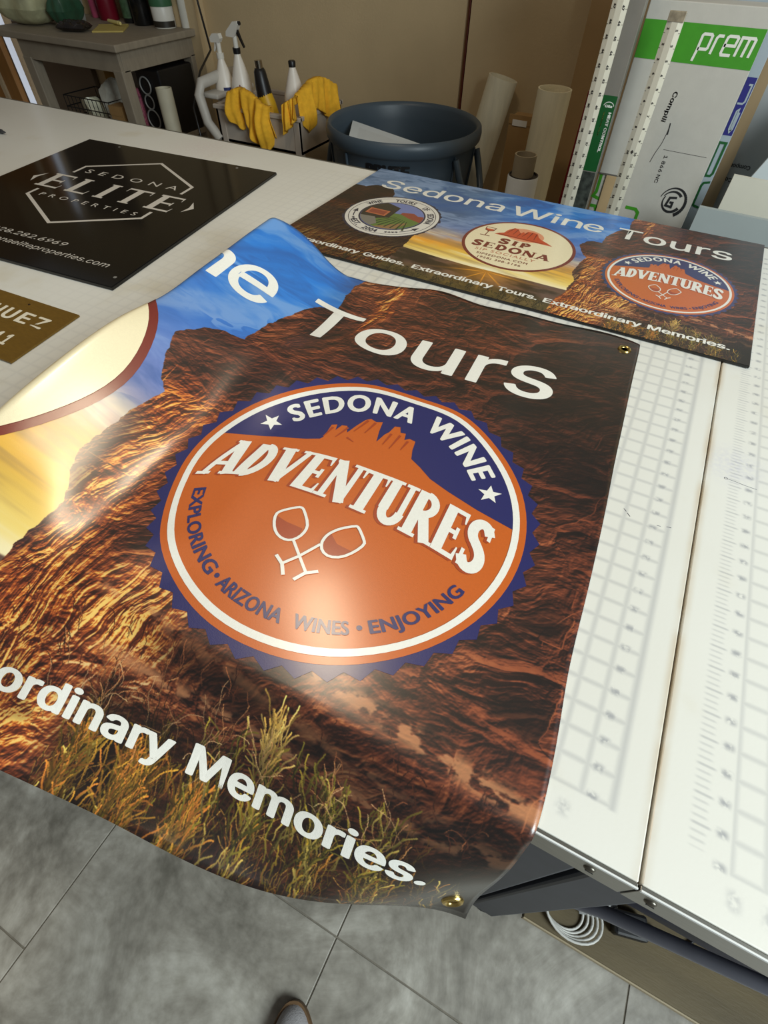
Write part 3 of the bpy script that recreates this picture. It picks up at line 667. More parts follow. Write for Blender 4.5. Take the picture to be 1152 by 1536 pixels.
    return m
SLATE = mat('slate_steel', (62, 66, 76), rough=.5, noise=.08, scale=30)
NAVY = mat('navy_steel', (26, 28, 52), rough=.6, noise=.08, scale=20)
SCREW = mat('screw_steel', (120, 116, 106), rough=.35, metal=.9, noise=.1, scale=200)
BROWNB = mat('shelf_board', (104, 90, 60), rough=.6, noise=.22, scale=4, bump=.15, stretch=(1, 5, 1))
def work_table(x0, x1, kind, label, leg_x):
    y0, y1 = .006, 1.219
    t = empty('work_table', (0, 0, TH), label, 'table', group='work table modules')
    L0 = lambda b: b
    MB().box((x0, y0, -.012), (x1, y1, 0), .0012).build('cutting_surface', cut_surface('cutting_surface_' + kind, kind), t)
    MB().box((x0 + .001, y0 + .004, -.045), (x1 - .001, y1 - .004, -.012)).build('top_board', mat('table_core', (150, 140, 120), rough=.7, noise=.1), t)
    MB().box((x0, y0 - .0040, -.040), (x1, y0 - .0003, -.0008), .0004).build('edge_rail', ALU, t)
    MB().box((x0, y0 - .0045, -.0030), (x1, y0 - .0030, .0010), .0004).build('rail_highlight', mat('painted_reflection', (226, 228, 226), rough=.3, noise=.03), t)  # pale strip: the window's reflection on the alu edge, put into colour
    MB().box((x0, y1 + .0003, -.040), (x1, y1 + .0040, .0008), .0006).build('edge_rail', ALU, t)
    xs = [-.030, .0145, .115, .30, .50, .80, 1.1, -.20, -.45, -.8, -1.3, -2.0, -2.8]
    for x in xs:
        if x0 + .01 < x < x1 - .01:
            s = MB().lathe([(.0001, .0022), (.0025, .0020), (.0042, .0008), (.0045, 0), (.0045, -.001)], (x, y0 - .0042, -.017), 16, (0, -1, 0)).build('screw', SCREW, t, auto=35)
            MB().box((x - .0030, y0 - .0067, -.0174), (x + .0030, y0 - .0062, -.0166)).build('screw_slot', mat('dark_slot', (20, 18, 16), rough=.8, noise=.1), s)
    for lx in leg_x:
        MB().box((lx, .024, -.902), (lx + .05, .074, -.046), .004).build('leg', SLATE, t)
        MB().box((lx, 1.14, -.902), (lx + .05, 1.19, -.046), .004).build('leg', SLATE, t)
        MB().lathe([(.024, 0), (.026, .004), (.020, .008)], (lx + .025, .049, -.91), 20).build('foot', mat('rubber', (28, 27, 26), rough=.7, noise=.1), t, auto=35)
        MB().lathe([(.024, 0), (.026, .004), (.020, .008)], (lx + .025, 1.165, -.91), 20).build('foot', mat('rubber', (28, 27, 26), rough=.7, noise=.1), t, auto=35)
    a, b = min(leg_x) + .05, max(leg_x)
    MB().box((a, .076, -.42), (b, .088, -.052), .003).build('apron', NAVY, t)
    MB().box((a, 1.15, -.112), (b, 1.18, -.052), .003).build('apron', NAVY, t)
    MB().box((a, .20, -.80), (b, .215, -.112), .002).build('back_panel', NAVY, t)
    return t
tabR = work_table(.0010, 1.30, 'right', 'white cutting table module to the right of the seam, ruler ticks beside its left edge', (.0025, 1.24))
tabL = work_table(-3.40, -.0010, 'left', 'long white cutting table module left of the seam, under the banner and signs', (-3.38, -.0560))
# a diagonal brace and the lower shelf of the right module
MB().tube([(.020, .058, -.60), (.113, .058, -.449), (.268, .058, -.34), (.62, .058, -.10)], .009, 10).build('brace', mat('brace_steel', (112, 114, 124), rough=.45, noise=.08, scale=30), tabR, auto=40)
MB().box((.086, .042, -.800), (1.235, 1.14, -.782), .0015).build('lower_shelf', BROWNB, tabR)
MB().box((.086, .039, -.801), (1.235, .042, -.780), .0008).build('shelf_edging', mat('pale_edging', (176, 160, 128), rough=.5, noise=.08), tabR)
# pen marks and scratches on the surface
def flat(z):
    return lambda V, off: np.stack([V[:, 0], V[:, 1], z + off + 0 * V[:, 0]], 1)
for pts, w_ in (([(.0235, .4735), (.0225, .4715), (.0240, .4700), (.0262, .4712), (.0255, .4732), (.0235, .4735)], .0005), ([(.0262, .4715), (.034, .4712), (.046, .4695), (.059, .4690)], .0005),
               ([(-.078, .3625), (-.0745, .3590)], .0006), ([(-.0735, .3575), (-.0695, .3535)], .0007), ([(-.040, .3545), (-.036, .355)], .0006), ([(-.030, .3575), (-.025, .3585)], .0006)):
    pm = Print(); pm.line(pts, w_); pm.build('pen_mark', mat('pen_ink', (60, 62, 84), rough=.5, noise=.1), tabR if pts[0][0] > 0 else tabL, flat(.0), .0002)

# ================================================================== the large banner
CT = np.array([float(x) for x in '''-0.9962 -0.2489 0.021 -1.1161 -0.222 0.1097 -0.9718 -0.1415 0.1374 -1.0895 -0.0854 0.0959 -0.9849 -0.0195 0.1299 -0.8458 0.009 0.1933 -0.8214 0.0517 0.2025 -0.7895 0.0878 0.219
-0.8297 0.144 0.2002 -0.9385 0.2447 0.1539 -0.839 0.248 0.1925 -0.8383 0.2903 0.1996 -0.8091 0.3218 0.2002 -0.835 0.3731 0.2236 -0.5305 0.2392 0.218 -1.3041 -0.3339 0.0214 -1.051
-0.2075 0.1022 -1.0007 -0.148 0.13 -1.072 -0.0803 0.092 -0.99 -0.0178 0.125 -0.8505 0.0157 0.1851 -0.8322 0.0593 0.1943 -0.7997 0.0984 0.2097 -0.8398 0.1562 0.193 -0.9406 0.2571
0.1475 -0.8538 0.2667 0.1861 -0.8467 0.3088 0.1886 -0.8373 0.3512 0.1976 -0.8224 0.3873 0.2003 -0.7167 0.3439 0.2776 -1.2095 -0.3156 0.0182 -1.0634 -0.2135 0.0953 -0.9969 -0.1463
0.1221 -1.0679 -0.079 0.0882 -0.9859 -0.0139 0.1199 -0.858 0.0216 0.1768 -0.8388 0.0675 0.1859 -0.8101 0.109 0.2005 -0.8471 0.1687 0.1849 -0.9432 0.2705 0.1421 -0.8637 0.2845
0.1777 -0.8613 0.3312 0.181 -0.85 0.3752 0.1878 -0.8476 0.4198 0.1949 -0.7086 0.365 0.247 -1.2199 -0.325 0.0159 -1.0526 -0.2138 0.0882 -1.0001 -0.1468 0.1144 -1.0594 -0.0765 0.0845
-0.9837 -0.0104 0.1148 -0.8637 0.028 0.1685 -0.8456 0.0759 0.1775 -0.8194 0.1202 0.1914 -0.8547 0.1818 0.1771 -0.9455 0.2845 0.1364 -0.8748 0.3038 0.1699 -0.8743 0.3542 0.1724
-0.8672 0.4027 0.18 -0.8628 0.4496 0.1846 -0.7535 0.4117 0.2409 -1.1781 -0.3213 0.0133 -1.0488 -0.2165 0.0812 -0.9977 -0.1462 0.1066 -1.0517 -0.0744 0.0807 -0.9803 -0.0065 0.1097
-0.8695 0.0346 0.1601 -0.8516 0.0848 0.1691 -0.8285 0.1319 0.1822 -0.862 0.1958 0.1692 -0.9491 0.2999 0.1309 -0.8857 0.3242 0.1618 -0.8891 0.3794 0.1643 -0.884 0.432 0.1712 -0.8828
0.4835 0.1765 -0.776 0.4512 0.224 -1.1572 -0.3231 0.0108 -1.037 -0.2176 0.0741 -0.9947 -0.1461 0.0989 -1.0416 -0.0721 0.0769 -0.9767 -0.0025 0.1046 -0.8742 0.0416 0.1518 -0.8573
0.0941 0.1607 -0.8371 0.1443 0.173 -0.8692 0.2105 0.1613 -0.9533 0.3166 0.1253 -0.8975 0.3464 0.1538 -0.9037 0.4063 0.1559 -0.9019 0.4637 0.1629 -0.9001 0.5182 0.1673 -0.81 0.4982
0.2126 -1.1209 -0.3208 0.0082 -1.0236 -0.219 0.0671 -0.9875 -0.1455 0.0911 -1.0288 -0.07 0.0731 -0.971 0.0014 0.0995 -0.8773 0.0487 0.1435 -0.8619 0.1038 0.1523 -0.8452 0.1573
0.1638 -0.8753 0.2257 0.1534 -0.957 0.334 0.1197 -0.91 0.3705 0.1458 -0.9171 0.4341 0.1477 -0.9165 0.4952 0.1544 -0.917 0.5546 0.1586 -0.8337 0.5422 0.1983 -1.0888 -0.3194 0.0057
-1.0045 -0.2195 0.0601 -0.9771 -0.145 0.0833 -1.0127 -0.0679 0.0693 -0.963 0.0053 0.0944 -0.8786 0.056 0.1352 -0.8651 0.1137 0.1438 -0.8523 0.1708 0.1546 -0.8807 0.2418 0.1455
-0.9597 0.3521 0.1141 -0.9227 0.3962 0.1377 -0.928 0.4624 0.1394 -0.9268 0.5259 0.146 -0.93 0.5905 0.1497 -0.8555 0.5865 0.1855 -1.0479 -0.3158 0.0032 -0.982 -0.2194 0.053 -0.962
-0.1441 0.0756 -0.9949 -0.0658 0.0656 -0.9524 0.0091 0.0893 -0.8784 0.0633 0.1269 -0.8655 0.1235 0.1355 -0.857 0.1843 0.1454 -0.8878 0.2594 0.1376 -0.9636 0.3722 0.1085 -0.9328
0.4223 0.1297 -0.937 0.4913 0.1312 -0.9319 0.5548 0.1376 -0.9356 0.6224 0.1409 -0.8725 0.6302 0.1719 -1.0041 -0.3116 0.0007 -0.9557 -0.2185 0.0459 -0.943 -0.143 0.0677 -0.9754
-0.0638 0.0617 -0.9392 0.0127 0.0841 -0.8769 0.0709 0.1185 -0.8629 0.1333 0.127 -0.8589 0.1977 0.1362 -0.8972 0.2791 0.1297 -0.9685 0.3944 0.1028 -0.9384 0.4477 0.1217 -0.9431
0.5205 0.1228 -0.9317 0.5817 0.1291 -0.9313 0.6479 0.132 -0.8871 0.6742 0.1587 -0.9594 -0.306 -0.0018 -0.9261 -0.217 0.039 -0.9211 -0.1417 0.0601 -0.9525 -0.0619 0.058 -0.9246
0.0164 0.0791 -0.8733 0.0785 0.1103 -0.86 0.1436 0.1187 -0.8603 0.2119 0.1271 -0.9025 0.2986 0.1219 -0.9671 0.4149 0.0973 -0.9368 0.4701 0.1137 -0.9419 0.5461 0.1146 -0.9267 0.6062
0.1207 -0.9201 0.6682 0.1233 -0.887 0.7056 0.1454 -0.9191 -0.2996 -0.0044 -0.8941 -0.215 0.0318 -0.8984 -0.1402 0.0521 -0.9252 -0.06 0.0541 -0.9097 0.0201 0.0739 -0.8683 0.0864
0.1017 -0.8597 0.1552 0.1101 -0.8644 0.2283 0.1177 -0.8987 0.3159 0.1138 -0.9532 0.4295 0.0916 -0.9269 0.4885 0.1055 -0.9304 0.5653 0.1061 -0.9186 0.6299 0.1121 -0.9053 0.6865
0.1142 -0.8687 0.7179 0.1318 -0.8804 -0.2932 -0.0068 -0.8615 -0.2129 0.0251 -0.8724 -0.1382 0.0447 -0.8929 -0.0581 0.0505 -0.8892 0.0232 0.069 -0.8581 0.0936 0.0938 -0.8561 0.1666
0.1021 -0.8639 0.2441 0.109 -0.8846 0.329 0.1063 -0.9266 0.4361 0.0863 -0.9072 0.5002 0.0979 -0.9088 0.5764 0.0983 -0.9038 0.6481 0.104 -0.8878 0.7028 0.1058 -0.8476 0.7268 0.1191
-0.8415 -0.2883 -0.0095 -0.8332 -0.2114 0.0174 -0.8446 -0.1354 0.0362 -0.8572 -0.0557 0.0464 -0.8599 0.0254 0.0634 -0.8429 0.1 0.0847 -0.846 0.1771 0.0929 -0.8544 0.258 0.0989
-0.8644 0.3393 0.0977 -0.8905 0.435 0.0801 -0.8813 0.5069 0.0891 -0.8822 0.583 0.0892 -0.8826 0.661 0.0948 -0.8737 0.7249 0.0961 -0.8494 0.7665 0.1046 -0.8022 -0.2852 -0.0116
-0.8042 -0.2093 0.0117 -0.8101 -0.1319 0.03 -0.817 -0.053 0.0434 -0.8201 0.0262 0.0594 -0.8173 0.1035 0.0781 -0.8225 0.1832 0.0861 -0.8287 0.2641 0.0916 -0.8343 0.343 0.0913
-0.8463 0.4259 0.0756 -0.8456 0.5042 0.0827 -0.8482 0.5815 0.0826 -0.8508 0.6621 0.088 -0.8528 0.7402 0.089 -0.8523 0.8121 0.0939 -0.77 -0.2859 -0.0155 -0.7815 -0.2076 0.0007
-0.7802 -0.1279 0.0178 -0.7783 -0.0498 0.0374 -0.781 0.0272 0.0513 -0.7956 0.1087 0.065 -0.7995 0.1902 0.0729 -0.8034 0.269 0.0771 -0.8099 0.3506 0.079 -0.8087 0.4206 0.0669
-0.8161 0.5061 0.0701 -0.8247 0.5914 0.0696 -0.8263 0.6712 0.0748 -0.8341 0.7587 0.0751 -0.8511 0.8575 0.073 -0.7427 -0.2889 -0.0199 -0.7573 -0.2049 -0.0115 -0.7493 -0.1235 0.0044
-0.7404 -0.0465 0.0309 -0.742 0.0282 0.0426 -0.77 0.1132 0.0507 -0.7708 0.1945 0.0585 -0.773 0.2691 0.0613 -0.7842 0.3573 0.0653 -0.7743 0.4175 0.0572 -0.7856 0.5064 0.0563 -0.8021
0.6037 0.0553 -0.8006 0.6791 0.0602 -0.8079 0.7668 0.0599 -0.8271 0.8714 0.0501 -0.7157 -0.2895 -0.024 -0.7289 -0.2015 -0.023 -0.7182 -0.1192 -0.0084 -0.7074 -0.0433 0.0247 -0.7065
0.0297 0.0341 -0.7396 0.1161 0.0369 -0.7387 0.1962 0.0446 -0.7408 0.2683 0.0462 -0.7573 0.3632 0.0524 -0.7434 0.4187 0.048 -0.7532 0.5042 0.043 -0.7749 0.6106 0.0417 -0.771 0.6811
0.0463 -0.7753 0.763 0.0453 -0.7923 0.8559 0.0281 -0.6858 -0.2853 -0.0284 -0.6981 -0.1979 -0.0348 -0.6889 -0.1149 -0.0212 -0.6803 -0.0402 0.0184 -0.676 0.032 0.0258 -0.7079 0.1184
0.0232 -0.7073 0.1973 0.0307 -0.711 0.2707 0.031 -0.7313 0.3702 0.0393 -0.717 0.4267 0.0387 -0.7217 0.5025 0.0298 -0.7446 0.6123 0.0279 -0.74 0.68 0.0324 -0.7414 0.7535 0.0307
-0.7577 0.8244 0.0063 -0.6506 -0.2779 -0.0323 -0.6662 -0.1939 -0.0467 -0.6617 -0.1105 -0.0346 -0.6562 -0.0377 0.0119 -0.6523 0.0364 0.0168 -0.6776 0.1214 0.0089 -0.6792 0.2003
0.0162 -0.6848 0.2769 0.0152 -0.7033 0.376 0.0259 -0.693 0.4388 0.0291 -0.6945 0.5074 0.0159 -0.7139 0.6131 0.0138 -0.7113 0.6829 0.0179 -0.7126 0.7526 0.0154 -0.7275 0.8057 -0.017
-0.6118 -0.269 -0.0363 -0.6308 -0.1885 -0.056 -0.6328 -0.1059 -0.0445 -0.6311 -0.0366 0.0071 -0.6335 0.0426 0.0107 -0.6444 0.1237 -0.0017 -0.6506 0.2041 0.0056 -0.6572 0.2836
0.0035 -0.6684 0.3752 0.0154 -0.6678 0.4502 0.0219 -0.6682 0.5174 0.0059 -0.6788 0.6095 0.0031 -0.6815 0.6874 0.007 -0.6854 0.7609 0.0043 -0.6903 0.8021 -0.0333 -0.5693 -0.2585
-0.034 -0.5882 -0.1818 -0.0542 -0.5959 -0.1013 -0.0433 -0.5991 -0.0362 0.0076 -0.6098 0.0479 0.0106 -0.6048 0.1228 -0.0006 -0.6149 0.204 0.0066 -0.6191 0.2818 0.0047 -0.6221 0.3616
0.0176 -0.633 0.4503 0.023 -0.6345 0.5204 0.0067 -0.6355 0.5941 0.0047 -0.6409 0.676 0.0084 -0.6498 0.7584 0.0053 -0.6449 0.7973 -0.0328 -0.536 -0.2521 -0.0395 -0.5541 -0.1768
-0.0578 -0.5632 -0.0965 -0.0451 -0.5645 -0.0333 0.007 -0.5795 0.0509 0.0116 -0.5766 0.1271 -0.0021 -0.5868 0.21 0.0053 -0.5843 0.2812 0.0032 -0.5869 0.3588 0.0133 -0.5986 0.4492
0.0211 -0.6049 0.5286 0.006 -0.6046 0.5979 0.0018 -0.6043 0.6696 0.0062 -0.6193 0.7642 0.0041 -0.6179 0.8223 -0.0321 -0.512 -0.2504 -0.058 -0.5258 -0.1728 -0.0678 -0.5337 -0.0918
-0.0515 -0.5349 -0.028 -0.002 -0.5486 0.0543 0.0084 -0.5494 0.132 0.0008 -0.5595 0.2168 0.0047 -0.5507 0.2816 0.0009 -0.5585 0.365 0.003 -0.5709 0.4577 0.0094 -0.5755 0.5371 0.0049
-0.5759 0.6069 0.0008 -0.5708 0.6697 0.0009 -0.5895 0.772 0.0032 -0.5851 0.8298 -0.0103 -0.4799 -0.2458 -0.0606 -0.4932 -0.1681 -0.0724 -0.5017 -0.0876 -0.0549 -0.503 -0.0257
-0.0039 -0.5183 0.0573 0.0047 -0.5217 0.1375 0.0031 -0.5278 0.2193 0.0044 -0.519 0.2848 0.001 -0.5237 0.3638 0.0024 -0.5387 0.4608 0.0048 -0.5427 0.5386 0.0039 -0.5432 0.6089
0.0026 -0.5383 0.6716 0.0006 -0.5581 0.7772 0.003 -0.568 0.8727 -0.0011 -0.4498 -0.2425 -0.061 -0.4621 -0.1633 -0.0795 -0.4694 -0.0838 -0.0588 -0.4713 -0.0258 -0.001 -0.487 0.0593
0.0035 -0.4922 0.1426 0.0029 -0.4921 0.218 0.0032 -0.4899 0.291 0.0014 -0.491 0.3646 0.0014 -0.5067 0.4645 0.0028 -0.5066 0.5333 0.0029 -0.5097 0.6091 0.0022 -0.5102 0.6815 0.001
-0.5254 0.7803 0.0025 -0.5518 0.9224 0.0024 -0.4175 -0.2375 -0.0524 -0.4299 -0.1599 -0.0834 -0.4373 -0.0787 -0.063 -0.4392 -0.0259 0.0018 -0.4556 0.0615 0.0027 -0.4597 0.1446
0.0025 -0.4564 0.2165 0.0024 -0.4595 0.295 0.002 -0.4585 0.3662 0.002 -0.4724 0.4633 0.0024 -0.4712 0.5296 0.0022 -0.4762 0.6093 0.0021 -0.481 0.689 0.0018 -0.4915 0.7796 0.0022
-0.5246 0.9399 0.0025 -0.3844 -0.2312 -0.0394 -0.3975 -0.1582 -0.0845 -0.4058 -0.0723 -0.068 -0.407 -0.0249 0.0021 -0.4233 0.0642 0.0025 -0.4239 0.1428 0.0022 -0.4227 0.2166 0.002
-0.4261 0.295 0.002 -0.4277 0.3704 0.0019 -0.4364 0.4573 0.0021 -0.4384 0.5309 0.002 -0.4441 0.6119 0.002 -0.4492 0.6913 0.002 -0.4569 0.7755 0.002 -0.4797 0.908 0.0025 -0.3506
-0.2271 -0.0372 -0.3652 -0.1556 -0.0861 -0.3742 -0.0673 -0.0708 -0.3747 -0.0236 0.0021 -0.3901 0.0666 0.0023 -0.3876 0.1401 0.0021 -0.3897 0.2172 0.002 -0.3924 0.2947 0.002 -0.3966
0.374 0.002 -0.4015 0.4546 0.002 -0.4065 0.5338 0.002 -0.4119 0.6142 0.002 -0.4164 0.692 0.002 -0.4227 0.7727 0.002 -0.4339 0.8758 0.0021 -0.3179 -0.2282 -0.0603 -0.3342 -0.1498
-0.0919 -0.3418 -0.066 -0.0693 -0.3426 -0.0226 0.0029 -0.3556 0.068 0.0022 -0.3531 0.1385 0.002 -0.3566 0.2177 0.002 -0.3603 0.2971 0.002 -0.3645 0.3754 0.002 -0.3704 0.462 0.002
-0.3744 0.5359 0.002 -0.3794 0.6147 0.002 -0.3842 0.6943 0.002 -0.3899 0.7748 0.002 -0.3994 0.8796 0.002 -0.2872 -0.2258 -0.0983 -0.3036 -0.1423 -0.0994 -0.3091 -0.0669 -0.0654
-0.3105 -0.0214 0.0038 -0.3208 0.0689 0.0021 -0.3198 0.1381 0.002 -0.3237 0.2186 0.002 -0.3288 0.3002 0.002 -0.3318 0.3756 0.002 -0.3403 0.4713 0.002 -0.3421 0.5369 0.002 -0.3469
0.616 0.002 -0.3523 0.6969 0.002 -0.3578 0.7792 0.002 -0.3698 0.8952 0.002 -0.261 -0.2095 -0.1401 -0.2725 -0.1346 -0.1057 -0.2766 -0.0684 -0.0615 -0.278 -0.0193 0.0038 -0.2869
0.0701 0.0021 -0.2871 0.1391 0.002 -0.2915 0.2207 0.002 -0.2965 0.3016 0.002 -0.2995 0.3764 0.002 -0.3082 0.472 0.002 -0.3096 0.5366 0.002 -0.3152 0.6215 0.002 -0.3201 0.6984 0.002
-0.3255 0.7817 0.002 -0.3364 0.8925 0.002 -0.2389 -0.18 -0.1773 -0.2411 -0.1268 -0.1114 -0.2441 -0.0695 -0.0582 -0.2453 -0.0166 0.0031 -0.2537 0.0719 0.0021 -0.2548 0.1415 0.002
-0.2597 0.2232 0.002 -0.2638 0.3018 0.002 -0.2675 0.378 0.002 -0.2744 0.4669 0.002 -0.2771 0.5362 0.002 -0.2841 0.6294 0.002 -0.2877 0.699 0.002 -0.293 0.7832 0.002 -0.2999 0.8765
0.002 -0.222 -0.1415 -0.202 -0.2101 -0.1179 -0.119 -0.2109 -0.0698 -0.0564 -0.2131 -0.0141 0.0023 -0.2205 0.0745 0.0021 -0.2229 0.1459 0.002 -0.2276 0.2246 0.002 -0.2314 0.3029
0.002 -0.2355 0.3805 0.002 -0.2411 0.4649 0.002 -0.245 0.5377 0.002 -0.2523 0.6349 0.002 -0.2554 0.7004 0.002 -0.2603 0.7842 0.002 -0.266 0.882 0.002 -0.2046 -0.1027 -0.2102
-0.1804 -0.1069 -0.1289 -0.1773 -0.0682 -0.0565 -0.1811 -0.0121 0.0016 -0.1872 0.0776 0.0021 -0.1913 0.151 0.002 -0.1951 0.225 0.002 -0.1994 0.3051 0.002 -0.2034 0.3838 0.002
-0.2088 0.4675 0.002 -0.2132 0.5413 0.002 -0.2198 0.6368 0.002 -0.2233 0.702 0.002 -0.2279 0.7875 0.002 -0.2335 0.8959 0.002 -0.1732 -0.0951 -0.2164 -0.1541 -0.0886 -0.1381 -0.1448
-0.0637 -0.0609 -0.1484 -0.01 0.002 -0.1543 0.0797 0.0021 -0.1598 0.1523 0.002 -0.1624 0.227 0.002 -0.1672 0.3072 0.002 -0.1712 0.3874 0.002 -0.1768 0.4692 0.002 -0.1813 0.546
0.002 -0.1872 0.6338 0.002 -0.1913 0.7048 0.002 -0.1949 0.7892 0.002 -0.2024 0.909 0.002 -0.1203 -0.1202 -0.2136 -0.1315 -0.0651 -0.1474 -0.1147 -0.0546 -0.0679 -0.1146 -0.0081
0.0029 -0.1218 0.0811 0.0021 -0.1282 0.1485 0.002 -0.1296 0.2315 0.002 -0.1345 0.3088 0.002 -0.1387 0.3907 0.002 -0.1449 0.4686 0.002 -0.1491 0.5498 0.002 -0.1551 0.6286 0.002
-0.159 0.7056 0.002 -0.1629 0.7969 0.002 -0.1655 0.8651 0.002 -0.0815 -0.1482 -0.2141 -0.1021 -0.0502 -0.1524 -0.091 -0.0413 -0.0674 -0.08 -0.0067 0.0013 -0.0875 0.0874 0.0019
-0.0954 0.1467 0.0021 -0.0973 0.2351 0.002 -0.1014 0.3119 0.002 -0.1063 0.3942 0.002 -0.1126 0.4689 0.002 -0.1171 0.5532 0.002 -0.1221 0.6271 0.002 -0.1274 0.7121 0.002 -0.1291
0.7892 0.002 -0.1441 0.857 0.0021 -0.0498 -0.0992 -0.1445 -0.0647 -0.0657 -0.1657 -0.0744 -0.0193 -0.046 -0.0457 -0.0079 -0.008 -0.0494 0.1032 0.0027 -0.0606 0.1516 0.0016 -0.0655
0.235 0.0022 -0.068 0.3181 0.0019 -0.0738 0.3957 0.0021 -0.0801 0.475 0.002 -0.0847 0.5488 0.002 -0.0894 0.6454 0.002 -0.0925 0.7024 0.002 -0.1033 0.8186 0.0021 -0.0949 0.6003
0.0016'''.split()]).reshape(39, 15, 3)
NA, NB, BA0, BB0 = 36, 12, -1.2, -.99
WS = .9183
def spl(A, B):
    """point on the draped sheet for print coordinates (A, B): cubic B-spline of the control net"""
    def bs(t, n):
        i = np.minimum(np.floor(t).astype(int), n - 1); x = t - i
        return i, np.stack([(1 - x) ** 3, 3 * x ** 3 - 6 * x ** 2 + 4, -3 * x ** 3 + 3 * x ** 2 + 3 * x + 1, x ** 3], -1) / 6
    ia, wa = bs(np.clip((A - BA0) / (1.2 / NA), 0, NA), NA); ib, wb_ = bs(np.clip((B - BB0) / (.99 / NB), 0, NB), NB)
    P = np.zeros((len(A), 3))
    for j in range(4):
        for k in range(4): P += (wa[:, j] * wb_[:, k])[:, None] * CT[ia + j, ib + k]
    P = P * WS
    on = 1 / (1 + np.exp(-(P[:, 1] + .007) / .0025))                       # over the table the sheet rests on it
    P[:, 2] = P[:, 2] * (1 - on) + on * np.maximum(P[:, 2], .0026)
    P[:, 2] += TH
    return P
AE = -.757                                                               # from here the sheet turns under itself
def sheet(V, off=0.0):
    A = V[:, 0].copy(); B = np.clip(V[:, 1], -.99, 0); As = np.maximum(A, AE)
    h = .004
    P = spl(As, B)
    du = (spl(np.minimum(As + h, 0), B) - spl(np.maximum(As - h, AE - .01), B)); dv = (spl(As, np.minimum(B + h, 0)) - spl(As, np.maximum(B - h, -.99)))
    N = np.cross(du, dv); N /= np.linalg.norm(N, axis=1)[:, None]
    ex = np.clip(AE - A, 0, None) * WS
    m = ex > 0
    if m.any():
        T = -du[m] / np.linalg.norm(du[m], axis=1)[:, None]; n = N[m]; e = ex[m]
        r = np.full(m.sum(), .013); th = np.minimum(e / r, math.pi); tail = np.maximum(e - math.pi * r, 0)
        Q = P[m] + T * (r * np.sin(th) - tail)[:, None] - n * (r * (1 - np.cos(th)))[:, None]
        n2 = n * np.cos(th)[:, None] + T * np.sin(th)[:, None]
        lim = np.where(Q[:, 1] > 0, TH + .0012, -9); Q[:, 2] = np.maximum(Q[:, 2], lim)
        P[m] = Q; N[m] = n2
    # the loose lower right corner dips a little further
    return P + N * (off + 0 * P[:, 0])[:, None]
def make_banner():
    root = empty('banner', (-.40, .35, TH), 'large vinyl canyon banner with a round orange badge, draped over the front table edge', 'banner')
    bl = Vector(root.location)
    na, nb = 150, 130
    Aa = np.concatenate([np.linspace(0, AE, na), AE - np.linspace(0, .075, 26)[1:]]); Bb = np.linspace(-.99, 0, nb)
    G = np.array([(a, b) for a in Aa for b in Bb]); P = sheet(G); na = len(Aa)
    F = [(i * nb + j, i * nb + j + 1, (i + 1) * nb + j + 1, (i + 1) * nb + j) for i in range(na - 1) for j in range(nb - 1)]
    me = bpy.data.meshes.new('vinyl_sheet'); me.from_pydata([tuple(p - np.array(bl)) for p in P], [], F); me.update()
    uvl = me.uv_layers.new(name='print'); li = np.zeros(len(me.loops), int); me.loops.foreach_get('vertex_index', li)
    UV = np.stack([(G[:, 0] + ART_W) / ART_W, G[:, 1] + 1], 1)[li]
    uvl.data.foreach_set('uv', UV.astype(np.float32).ravel())
    o = link('vinyl_sheet', me, [art_mat('printed_vinyl', .42, 1.0), mat('vinyl_back', (210, 208, 202), rough=.5, noise=.03)], root, True)
    bm = bmesh.new(); bm.from_mesh(me); bm.normal_update()
    if sum(f.normal.z for f in bm.faces) < 0: bmesh.ops.reverse_faces(bm, faces=bm.faces[:])
    bm.to_mesh(me); bm.free()
    so = o.modifiers.new('thickness', 'SOLIDIFY'); so.thickness = .0007; so.offset = -1; so.material_offset = 1
    surf = lambda V, off: sheet(V, off) - np.array(bl)
    for nm, inkn, col, pr, layer in design(False):
        if not pr.V: continue
        pr.build(nm, ink(inkn, col), root, surf, .00020 * layer + .0001, .012, clip=[((-.83, 0, 0), (-1, 0, 0))], fine=-.755)
    brass = mat('brass', (214, 186, 112), rough=.22, metal=1.0, noise=.06, scale=200)
    for a, b in ((-.0245, -.034), (-.022, -.966), (-.50, -.966) if False else (-.0245, -.034)):
        pass
    for a, b in ((-.0245, -.036), (-.0215, -.966)):
        c = sheet(np.array([[a, b]]))[0]; e = 1e-3
        d1 = sheet(np.array([[a - e, b]]))[0]; d2 = sheet(np.array([[a, b + e]]))[0]; n = np.cross(c - d1, d2 - c); n /= np.linalg.norm(n)
        if n[2] < 0: n = -n
        g = MB().lathe([(.0048, .0004), (.0056, .0016), (.0072, .0024), (.0092, .0019), (.0104, .0002), (.0104, -.0003), (.0046, -.0003), (.0048, .0004)], tuple(c - np.array(bl)), 28, tuple(n)).build('grommet', brass, root, auto=40)
        g['label'] = 'brass grommet'
        MB().lathe([(.0046, -.0002), (.0046, .0004)], tuple(c - np.array(bl)), 20, tuple(n)).build('hole', mat('hole_dark', (120, 108, 72), rough=.8, noise=.05), g)
make_banner()

